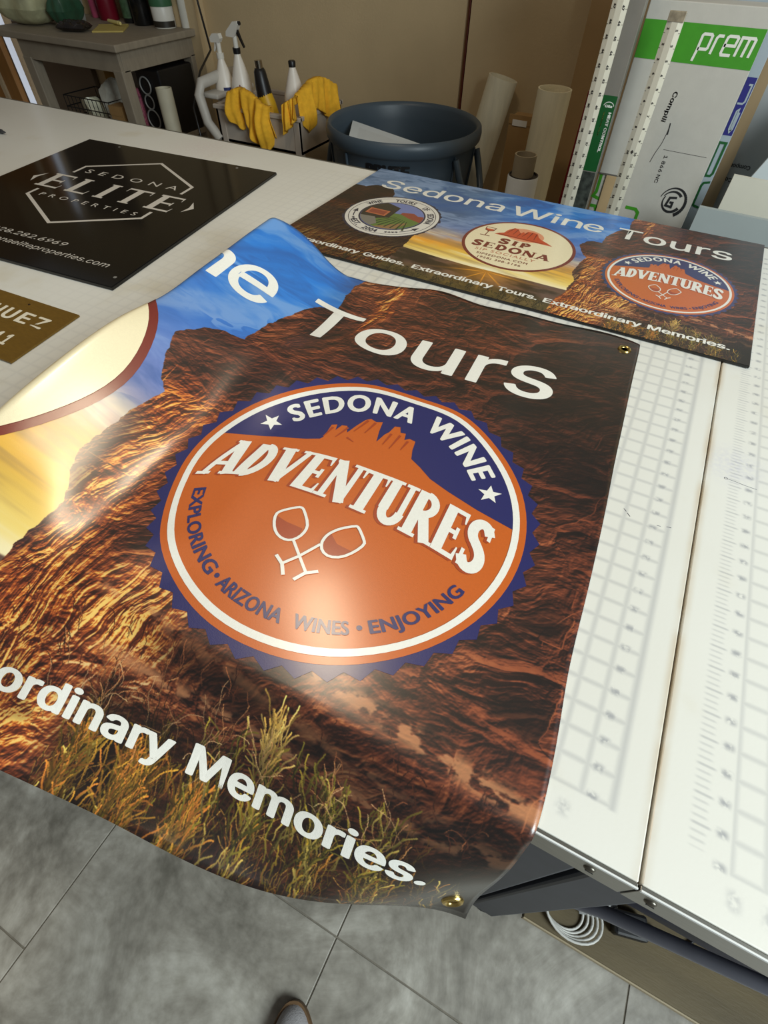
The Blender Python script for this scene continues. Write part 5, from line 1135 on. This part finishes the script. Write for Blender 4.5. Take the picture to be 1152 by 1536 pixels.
# ================================================================== utility cart with bottles and cloths
CG = mat('cart_plastic', (186, 174, 160), rough=.55, noise=.06, scale=10)
c = empty('utility_cart', (-1.96, 2.32, 0), 'grey plastic utility cart with a rounded handle, left of the bin', 'cart')
def tray(z0, z1, t_=.010):
    m = MB(); x0, x1, y0, y1 = -.235, .225, -.17, .19
    m.box((x0, y0, z0), (x1, y1, z0 + t_)); m.box((x0, y0, z0), (x1, y0 + t_, z1)); m.box((x0, y1 - t_, z0), (x1, y1, z1)); m.box((x0, y0, z0), (x0 + t_, y1, z1)); m.box((x1 - t_, y0, z0), (x1, y1, z1))
    m.box((x0 - .008, y0 - .010, z1 - .012), (x1 + .008, y0 + t_ + .004, z1 + .004), .003); m.box((x0 - .008, y1 - t_ - .004, z1 - .012), (x1 + .008, y1 + .008, z1 + .004), .003)
    m.box((x0 - .008, y0, z1 - .012), (x0 + t_ + .004, y1, z1 + .004), .003); m.box((x1 - t_ - .004, y0, z1 - .012), (x1 + .008, y1, z1 + .004), .003)
    return m
tray(.60, .735).build('upper_tray', CG, c); tray(.16, .28).build('lower_tray', CG, c)
for x in (-.225, .190):
    for y in (-.172, .158):
        MB().box((x, y, .07), (x + .034, y + .034, .735), .005).build('post', CG, c)
        MB().lathe([(.0001, -.011), (.030, -.011), (.035, -.006), (.035, .006), (.030, .011), (.0001, .011)], (x + .017, y + .017, .035), 20, (0, 1, 0)).build('caster', mat('caster_black', (34, 34, 36), rough=.6, noise=.1), c, auto=40)
m = MB(); m.tube([(-.24, -.17, .60), (-.30, -.17, .66), (-.325, -.165, .76), (-.315, -.15, .80), (-.30, .0, .815), (-.315, .15, .80), (-.325, .165, .76), (-.30, .17, .66), (-.24, .17, .60)], .022, 12)
m.box((-.33, -.14, .745), (-.24, .14, .765), .006); m.build('push_handle', mat('cart_light', (190, 184, 174), rough=.5, noise=.05), c, auto=60)
BOT = mat('bottle_plastic', (236, 228, 216), rough=.38, noise=.04, scale=12, sss=.1)
WPL = mat('white_plastic', (226, 222, 212), rough=.4, noise=.03)
BPL = mat('black_plastic', (22, 21, 22), rough=.4, noise=.1)
ZT = .611
def bottle(name, x, y, h, label, cat, trig, grp=None):
    o = empty(name, (x, y, ZT), label, cat, 0, grp)
    MB().lathe([(.0001, 0), (.040, 0), (.046, .006), (.048, h * .56), (.046, h * .63), (.036, h * .74), (.024, h * .87), (.015, h * .96), (.013, h), (.0001, h)], (0, 0, 0), 36).build('bottle_body', BOT, o, auto=50)
    if trig == 'white' or trig == 'black':
        d = 1 if trig == 'black' else .75
        MB().lathe([(.016, h - .004), (.017, h + .016), (.0001, h + .016)], (0, 0, 0), 20).build('collar', BPL if trig == 'black' else WPL, o, auto=40)
        MB().tube([(0, 0, h + .014), (0, 0, h + .055)], .0105, 12).build('neck', WPL, o, auto=60)
        m = MB(); m.prism([(-.040, .052), (-.036, .068), (.008, .102), (.030, .104), (.034, .092), (.014, .062), (.004, .050)] if trig == 'black' else [(-.034, .050), (-.036, .066), (-.018, .080), (.016, .082), (.022, .066), (.012, .052)],
                lambda a, z: (a, -.011, h + z), lambda a, z: (a, .011, h + z)); m.build('trigger_head', WPL, o)
        if trig == 'black':
            MB().prism([(.012, .088), (.020, .086), (.034, .050), (.048, .022), (.044, .018), (.026, .048), (.014, .066)], lambda a, z: (a, -.005, h + z), lambda a, z: (a, .005, h + z)).build('trigger', BPL, o)
            MB().lathe([(.007, 0), (.007, .010), (.0001, .010)], (.030, 0, h + .097), 12, (1, 0, .1)).build('nozzle', BPL, o, auto=40)
        else: MB().prism([(-.016, .052), (-.008, .052), (-.014, .030), (-.026, .018), (-.028, .022)], lambda a, z: (a, -.005, h + z), lambda a, z: (a, .005, h + z)).build('trigger', WPL, o)
    else:
        MB().lathe([(.015, h - .006), (.016, h + .012), (.013, h + .016), (.0001, h + .016)], (0, 0, 0), 20).build('cap', BPL, o, auto=40)
    return o
s1 = bottle('spray_bottle', -2.243, 2.30, .265, 'spray bottle with a white trigger head and a blue label, leftmost in the cart', 'bottle', 'white', 'bottles in the cart')
s2 = bottle('spray_bottle', -2.143, 2.30, .290, 'spray bottle with a black collar and black trigger, tallest in the cart', 'bottle', 'black', 'bottles in the cart')
s3 = bottle('squeeze_bottle', -1.849, 2.30, .272, 'cone-topped white bottle with a small black cap, right of the heat gun', 'bottle', None, 'bottles in the cart')
def lab(o, a0, a1, z0, z1, m_, nm):
    pr = Print(); pr.poly([(0, 0), (1, 0), (1, 1), (0, 1)])
    pr.build(nm, m_, o, lambda V, off: np.stack([(.0475 + off) * np.cos(np.radians(a0 + V[:, 0] * (a1 - a0))), (.0475 + off) * np.sin(np.radians(a0 + V[:, 0] * (a1 - a0))), z0 + V[:, 1] * (z1 - z0)], 1), .0008, .1)
lab(s1, -62, -20, .09, .165, mat('label_blue', (40, 52, 110), rough=.5, noise=.3, scale=60), 'blue_label')
lab(s2, -66, -60, .07, .185, mat('label_red', (120, 40, 40), rough=.5, noise=.1), 'red_mark')
g_ = empty('heat_gun', (-1.965, 2.255, ZT), 'yellow and black heat gun standing nozzle up in the cart', 'heat gun')
MB().tube([(.030, 0, .002), (.012, 0, .07), (-.008, 0, .13), (-.020, 0, .165)], [.032, .037, .038, .034], 20).build('yellow_body', mat('gun_yellow', (214, 168, 30), rough=.45, noise=.06), g_, auto=60)
MB().tube([(-.019, 0, .160), (-.025, 0, .20), (-.030, 0, .245), (-.0305, 0, .256)], [.035, .032, .026, .020], 20).build('black_sleeve', BPL, g_, auto=60)
MB().tube([(-.0300, 0, .254), (-.032, 0, .282)], [.017, .017], 18).build('steel_nozzle', mat('nozzle_steel', (176, 166, 150), rough=.22, metal=1, noise=.1), g_, auto=60)
MB().tube([(.024, 0, .06), (.038, -.014, .045), (.042, -.020, .02)], [.017, .016, .018], 14).build('grip', mat('gun_yellow', (214, 168, 30)), g_, auto=60)
MB().lathe([(.0001, .004), (.008, .004), (.010, 0)], (-.004, -.037, .125), 14, (0, -1, .1)).build('switch', BPL, g_, auto=40)
YEL = mat('yellow_cloth', (244, 184, 44), rough=.9, noise=.10, scale=60, bump=.5, bscale=260)
def drape(name, label, A, B, out, prof, seed, rows=34, cols=46):
    """cloth hung over the rim running from A to B; prof(t) gives how far it hangs outside, inside"""
    A = Vector(A); B = Vector(B); d = (B - A).normalized(); n = Vector(out).normalized(); rg = random.Random(seed); ph = [rg.uniform(0, 6) for _ in range(6)]
    V = []; F = []
    for i in range(cols + 1):
        t = i / cols; ho, hi, bul = prof(t)
        for j in range(rows + 1):
            s_ = j / rows * (hi + ho) - hi                      # negative: inside, positive: outside
            fold = .012 * math.sin(t * 19 + ph[0]) + .008 * math.sin(t * 37 + s_ * 14 + ph[1]) + .006 * math.sin(s_ * 42 + ph[2] + 5 * t) + .010 * math.sin(t * 8 + s_ * 25 + ph[3])
            if s_ < 0: p = A + (B - A) * t + Vector((0, 0, .012 + bul + s_ * .9)) - n * (.010 + .4 * abs(s_) * .5)
            else: p = A + (B - A) * t + Vector((0, 0, .012 + bul * math.exp(-s_ * 20) - s_)) + n * (.010 + .010 * min(1, s_ * 30))
            k = min(1, abs(s_) * 22)
            p = p + n * (fold * (.35 + .9 * k) + .010) * (1 if s_ > 0 else .4) + d * .010 * math.sin(s_ * 26 + ph[4]) * k
            V.append(tuple(p - A))
    for i in range(cols):
        for j in range(rows):
            a = i * (rows + 1) + j; F.append((a, a + 1, a + rows + 2, a + rows + 1))
    o = build(name, V, F, YEL, None, True); o.location = A
    so = o.modifiers.new('thickness', 'SOLIDIFY'); so.thickness = .002; so.offset = 0
    return tag(o, label, 'cloth', 'yellow microfibre cloths')
drape('microfibre_cloth', 'yellow cloth hanging in a long point over the cart front, below the spray bottles', (-2.10, 2.15, .738), (-1.872, 2.15, .738), (0, -1, 0),
      lambda t: (.055 + .135 * max(0, 1 - abs(t - .74) / .36) ** .9 + .045 * max(0, 1 - abs(t - .22) / .25), .06, .040 + .025 * math.sin(t * 5)), 2)
drape('microfibre_cloth', 'yellow cloth bunched over the right end of the cart, next to the bin', (-1.762, 2.185, .742), (-1.715, 2.43, .742), (1, -.25, 0),
      lambda t: (.045 + .050 * max(0, 1 - abs(t - .12) / .2) + .03 * max(0, 1 - abs(t - .75) / .3), .05, .055 + .045 * math.sin(math.pi * t)), 5)
drape('microfibre_cloth', 'small yellow cloth tip hanging over the front of the cart beside the right corner post', (-1.80, 2.145, .738), (-1.735, 2.145, .738), (0, -1, 0),
      lambda t: (.035 + .045 * (1 - t), .03, .035 + .03 * t), 8, 20, 20)
MB().tube([(0, 0, 1.9), (.012, -.004, 1.2), (.03, -.01, 1.0), (.075, -.10, .82), (.10, -.30, .78), (.115, -.42, .70), (.125, -.45, .60), (.15, -.45, .52)], .0048, 8)
cb = MB().tube([(0, 0, 2.2), (.004, -.004, 1.2), (.03, -.01, 1.0), (.100, -.06, .84), (.22, -.30, .80), (.30, -.48, .70), (.325, -.50, .58), (.35, -.50, .42), (.36, -.50, .10), (.40, -.48, .006)], .0050, 8).build('extension_cable', BPL, None, auto=60)
cb.location = (-2.66, 2.66, 0); tag(cb, 'black power cable hanging down the wall beside the cart handle', 'cable')

# ================================================================== workbench at the left with its clutter
BM = mat('bench_paint', (150, 138, 120), rough=.55, noise=.10, scale=12, stretch=(1, 6, 1))
w0 = empty('workbench', (-3.17, 2.44, 0), 'grey wooden workbench with clutter at the back left', 'bench')
MB().box((-.45, -.31, .872), (.45, .30, .90), .004).build('bench_top', BM, w0)
MB().box((-.285, -.275, .79), (.41, -.255, .872), .002).build('apron', BM, w0); MB().box((.395, -.26, .79), (.415, .27, .872), .002).build('apron', BM, w0); MB().box((-.285, .25, .79), (.41, .27, .872), .002).build('apron', BM, w0)
for x in (-.285, .355):
    for y in (-.28, .215): MB().box((x, y, 0), (x + .06, y + .06, .80), .004).build('leg', BM, w0)
MB().box((-.28, -.27, .455), (.41, .27, .480), .003).build('lower_shelf', BM, w0)
BZ = .9004
o = empty('cloth_bag', (-3.505, 2.34, BZ), 'clear bag of pale green cloths at the left end of the workbench', 'bag', .1)
V, F = pillow(.26, .21, .14, .02, 5); build('bag_film', V, F, mat('bag_film', (178, 176, 140), rough=.22, noise=.25, scale=16, spec=.7, bump=.7, bscale=40), o, True)
o = empty('green_packet', (-3.305, 2.40, BZ), 'green wrapped packet on the workbench, right of the clear bag', 'packet', .2)
V, F = pillow(.10, .17, .13, .015, 9); build('wrapper', V, F, mat('green_wrap', (48, 84, 62), rough=.35, noise=.15, scale=20, bump=.6, bscale=50), o, True)
o = empty('folded_leaflet', (-3.405, 2.53, BZ), 'grey folded leaflet standing on the workbench behind the green packet', 'leaflet', .15)
m = MB(); m.add([(-.06, 0, 0), (.06, 0, 0), (.055, .05, .24), (-.065, .05, .24)], [(0, 1, 2, 3)]); m.add([(-.06, 0, 0), (-.085, .04, 0), (-.09, .09, .24), (-.065, .05, .24)], [(0, 1, 2, 3)]); m.build('sheets', mat('leaflet_grey', (150, 148, 140), rough=.6, noise=.2, scale=40), o)
MB().box((-.05, .004, 0), (.05, .012, .02)).build('spine', mat('leaflet_edge', (196, 194, 186), rough=.6, noise=.1), o)
o = empty('black_pouch', (-3.16, 2.30, BZ), 'crumpled shiny black pouch at the front of the workbench', 'pouch', .3)
V, F = pillow(.15, .10, .035, .012, 12); build('pouch_film', V, F, mat('black_film', (30, 24, 22), rough=.2, noise=.3, scale=30, bump=.8, bscale=60), o, True)
def can(name, x, y, r, h, body, label, cat, lid=None, lidh=.02, band=None):
    o = empty(name, (x, y, BZ), label, cat)
    MB().lathe([(.0001, 0), (r * .96, 0), (r, .004), (r, h - .004), (r * .97, h), (.0001, h)], (0, 0, 0), 32).build('can_body', body, o, auto=50)
    if lid: MB().lathe([(r * 1.04, h), (r * 1.05, h + .003), (r * 1.02, h + lidh), (.0001, h + lidh)], (0, 0, 0), 32).build('lid', lid, o, auto=50)
    if band:
        pr = Print(); pr.poly([(0, 0), (1, 0), (1, 1), (0, 1)]); z0, z1, m_ = band[:3]; a0, a1 = (band[3], band[4]) if len(band) > 3 else (-170, 20)
        pr.build('label_band', m_, o, lambda V, off: np.stack([(r + off) * np.cos(np.radians(a0 + V[:, 0] * (a1 - a0))), (r + off) * np.sin(np.radians(a0 + V[:, 0] * (a1 - a0))), z0 + V[:, 1] * (z1 - z0)], 1), .0008, .06)
    return o
can('pink_bottle', -3.415, 2.685, .030, .15, mat('pink_plastic', (206, 92, 124), rough=.25, noise=.15, scale=30, trans=.2), 'pink translucent bottle at the back of the workbench', 'bottle', WPL, .03)
can('red_canister', -3.30, 2.665, .052, .20, mat('deep_red', (116, 14, 34), rough=.35, noise=.08), 'deep red canister at the back of the workbench', 'canister', BPL)
can('black_canister', -3.125, 2.655, .040, .17, BPL, 'black canister with a pale green label on the workbench', 'canister', BPL, .03, (.02, .13, mat('label_green', (70, 96, 66), rough=.5, noise=.4, scale=50), -140, -40))
can('black_jar', -3.02, 2.635, .050, .20, mat('black_glossy', (18, 18, 18), rough=.2, noise=.1), 'plain glossy black jar beside the white tub on the workbench', 'jar', BPL)
can('white_tub', -2.870, 2.635, .055, .082, WPL, 'white tub with a dark label and green lid at the right of the workbench', 'tub', mat('lid_green', (60, 104, 72), rough=.4, noise=.05), .05, (.004, .028, mat('label_dark', (40, 34, 26), rough=.5, noise=.5, scale=40)))
o = empty('yellow_notepad', (-3.055, 2.435, BZ), 'yellow notepad lying on the workbench', 'notepad', .65)
MB().box((-.075, -.10, 0), (.075, .10, .006), .001).build('pages', mat('pad_yellow', (196, 174, 96), rough=.8, noise=.06, scale=30), o); MB().box((-.075, .085, .006), (.075, .10, .009), .001).build('binding', mat('pad_edge', (150, 132, 70), rough=.7, noise=.05), o)
o = empty('yellow_marker', (-3.10, 2.505, BZ + .0095), 'pale yellow marker lying on the yellow notepad', 'marker', -.25)
MB().tube([(-.05, 0, .0085), (.05, 0, .0085)], .008, 12).build('barrel', mat('marker_yellow', (214, 198, 128), rough=.5, noise=.04), o, auto=50); MB().tube([(.05, 0, .0085), (.066, 0, .0085)], .0068, 12).build('cap', mat('marker_yellow', (214, 198, 128)), o, auto=50)
o = empty('white_paper_roll', (-2.775, 2.69, BZ), 'short white paper roll standing at the back right corner of the workbench', 'roll')
MB().lathe([(.024, 0), (.024, .24), (.018, .24), (.018, .10), (.0001, .10)], (0, 0, 0), 24).build('paper', mat('roll_white', (206, 202, 190), rough=.7, noise=.04), o, auto=50)
# below the bench
SH = .4803
o = empty('wire_basket', (-3.20, 2.36, SH), 'black wire basket of crumpled bags under the workbench', 'basket')
m = MB()
for z in (.0, .05, .10, .15): m.tube([(-.17, -.11, z + .003), (.17, -.11, z + .003), (.17, .11, z + .003), (-.17, .11, z + .003), (-.17, -.11, z + .003)], .003, 6)
for i in range(12):
    x = -.17 + .34 * i / 11
    for y in (-.11, .11): m.tube([(x, y, .0), (x, y, .153)], .002, 6)
m.build('wires', BPL, o, auto=60); MB().box((-.17, -.11, .0), (.17, .11, .003)).build('base', BPL, o)
def wad(name, x, y, z, r, m_, label, cat, seed, grp=None):
    rg = np.random.RandomState(seed); bm = bmesh.new(); bmesh.ops.create_icosphere(bm, subdivisions=4, radius=1.0)
    D = rg.randn(26, 3); D /= np.linalg.norm(D, axis=1)[:, None]; O = rg.uniform(.55, .95, 26)
    for v in bm.verts:
        p = np.array(v.co); k = np.min(np.where(D @ p > .05, O / np.maximum(D @ p, .05), 9)); k = min(k, 1.05)
        v.co = (p[0] * k * r[0], p[1] * k * r[1], p[2] * k * r[2] + r[2] * .9)
    me = bpy.data.meshes.new(name); bm.to_mesh(me); bm.free(); o = link(name, me, m_); o.location = (x, y, z); return tag(o, label, cat, grp)
wad('crumpled_bag', -3.27, 2.35, SH + .005, (.085, .08, .085), mat('cream_film', (236, 230, 200), rough=.3, noise=.15, scale=30), 'cream crumpled bag lying low in the wire basket', 'bag', 1)
wad('crumpled_bag', -3.14, 2.38, SH + .005, (.085, .08, .135), mat('white_film2', (226, 222, 206), rough=.25, noise=.15, scale=30), 'taller white crumpled bag in the middle of the wire basket', 'bag', 2)
o = empty('mesh_bag', (-2.972, 2.42, SH + .0), 'pink mesh bag with a white header beside the wire basket', 'bag', .1)
V, F = pillow(.085, .10, .20, .008, 21); build('mesh', V, F, mat('pink_mesh', (150, 74, 92), rough=.6, noise=.6, scale=120), o, True); MB().box((-.036, -.054, .13), (.036, -.050, .20)).build('header', mat('header_white', (190, 184, 180), rough=.6, noise=.1), o)
o = empty('kraft_box', (-2.925, 2.235, SH), 'small kraft box on the lower shelf next to the bench leg', 'box')
MB().box((-.045, -.04, 0), (.045, .04, .16), .002).build('body', CARD, o); MB().box((-.045, -.042, .12), (.045, -.040, .16)).build('flap', CARD, o)
o = empty('black_case', (-2.815, 2.52, SH), 'black equipment case with cable loops under the right end of the workbench', 'case')
MB().box((-.11, -.13, 0), (.055, .13, .290), .008).build('body', BPL, o)
m = MB()
for k, (z, r_) in enumerate(((.22, .036), (.15, .030), (.075, .042))): m.tube([(-.05 + r_ * math.cos(a), -.136, z + r_ * math.sin(a)) for a in [2 * math.pi * i / 24 for i in range(25)]], .004, 8, False)
m.build('cable_loops', mat('loop_grey', (150, 148, 144), rough=.4, noise=.05), o, True)
roll('paper_roll', (-2.655, 2.30, .0), (-2.672, 2.32, .722), .040, mat('cream_paper3', (200, 192, 168), rough=.6, noise=.05), 'thin cream paper roll standing in front of the workbench right legs', 'roll', .85)
o = empty('yellow_board', (-3.44, 2.63, SH), 'ochre cardboard sheet standing under the workbench', 'board', 0)
MB().slab([(0, 0), (.13, 0), (.12, .30), (-.01, .30)], 0, .006).build('sheet', mat('ochre_card', (164, 126, 62), rough=.8, noise=.06), o)
o = empty('grey_foam_board', (-3.30, 2.66, SH), 'pale grey panel standing under the workbench', 'board', 0)
MB().slab([(0, 0), (.42, 0), (.42, .30), (0, .30)], 0, .006).build('sheet', mat('panel_grey', (176, 176, 178), rough=.5, noise=.03), o)
o = empty('dark_frame', (-3.12, 2.645, SH), 'black picture frame edge in front of the pale panel', 'frame', 0)
MB().box((0, 0, 0), (.045, .010, .30), .001).build('upright', BPL, o)
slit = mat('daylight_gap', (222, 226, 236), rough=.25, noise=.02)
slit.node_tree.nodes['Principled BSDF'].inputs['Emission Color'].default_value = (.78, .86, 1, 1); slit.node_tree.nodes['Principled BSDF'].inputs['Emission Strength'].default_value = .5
# far left: cabinet, glowing strip for the door gap and leaning boards
struct(MB().box((-4.24, 2.715, 0), (-3.66, 2.752, 2.1), .004).build('trim_2', mat('grey_brown', (120, 104, 86), rough=.7, noise=.08, scale=3)))
struct(MB().box((-4.345, 2.69, 0), (-4.318, 2.72, 2.1), .003).build('door_gap_glow', slit))  # emissive strip standing in for daylight through the door gap
d1 = struct(MB().box((-5.15, 2.68, 0), (-4.40, 2.72, 2.05), .003).build('door_1', mat('orange_door', (176, 126, 70), rough=.5, noise=.12, scale=3, stretch=(6, 6, 1))))
MB().box((-4.555, 2.665, 0), (-4.515, 2.68, 2.05), .002).build('edge_strip', mat('cream_strip', (222, 200, 164), rough=.5, noise=.03), d1)
struct(MB().box((-2.84, 2.685, 0), (-2.69, 2.752, 2.7)).build('trim_4', WM))
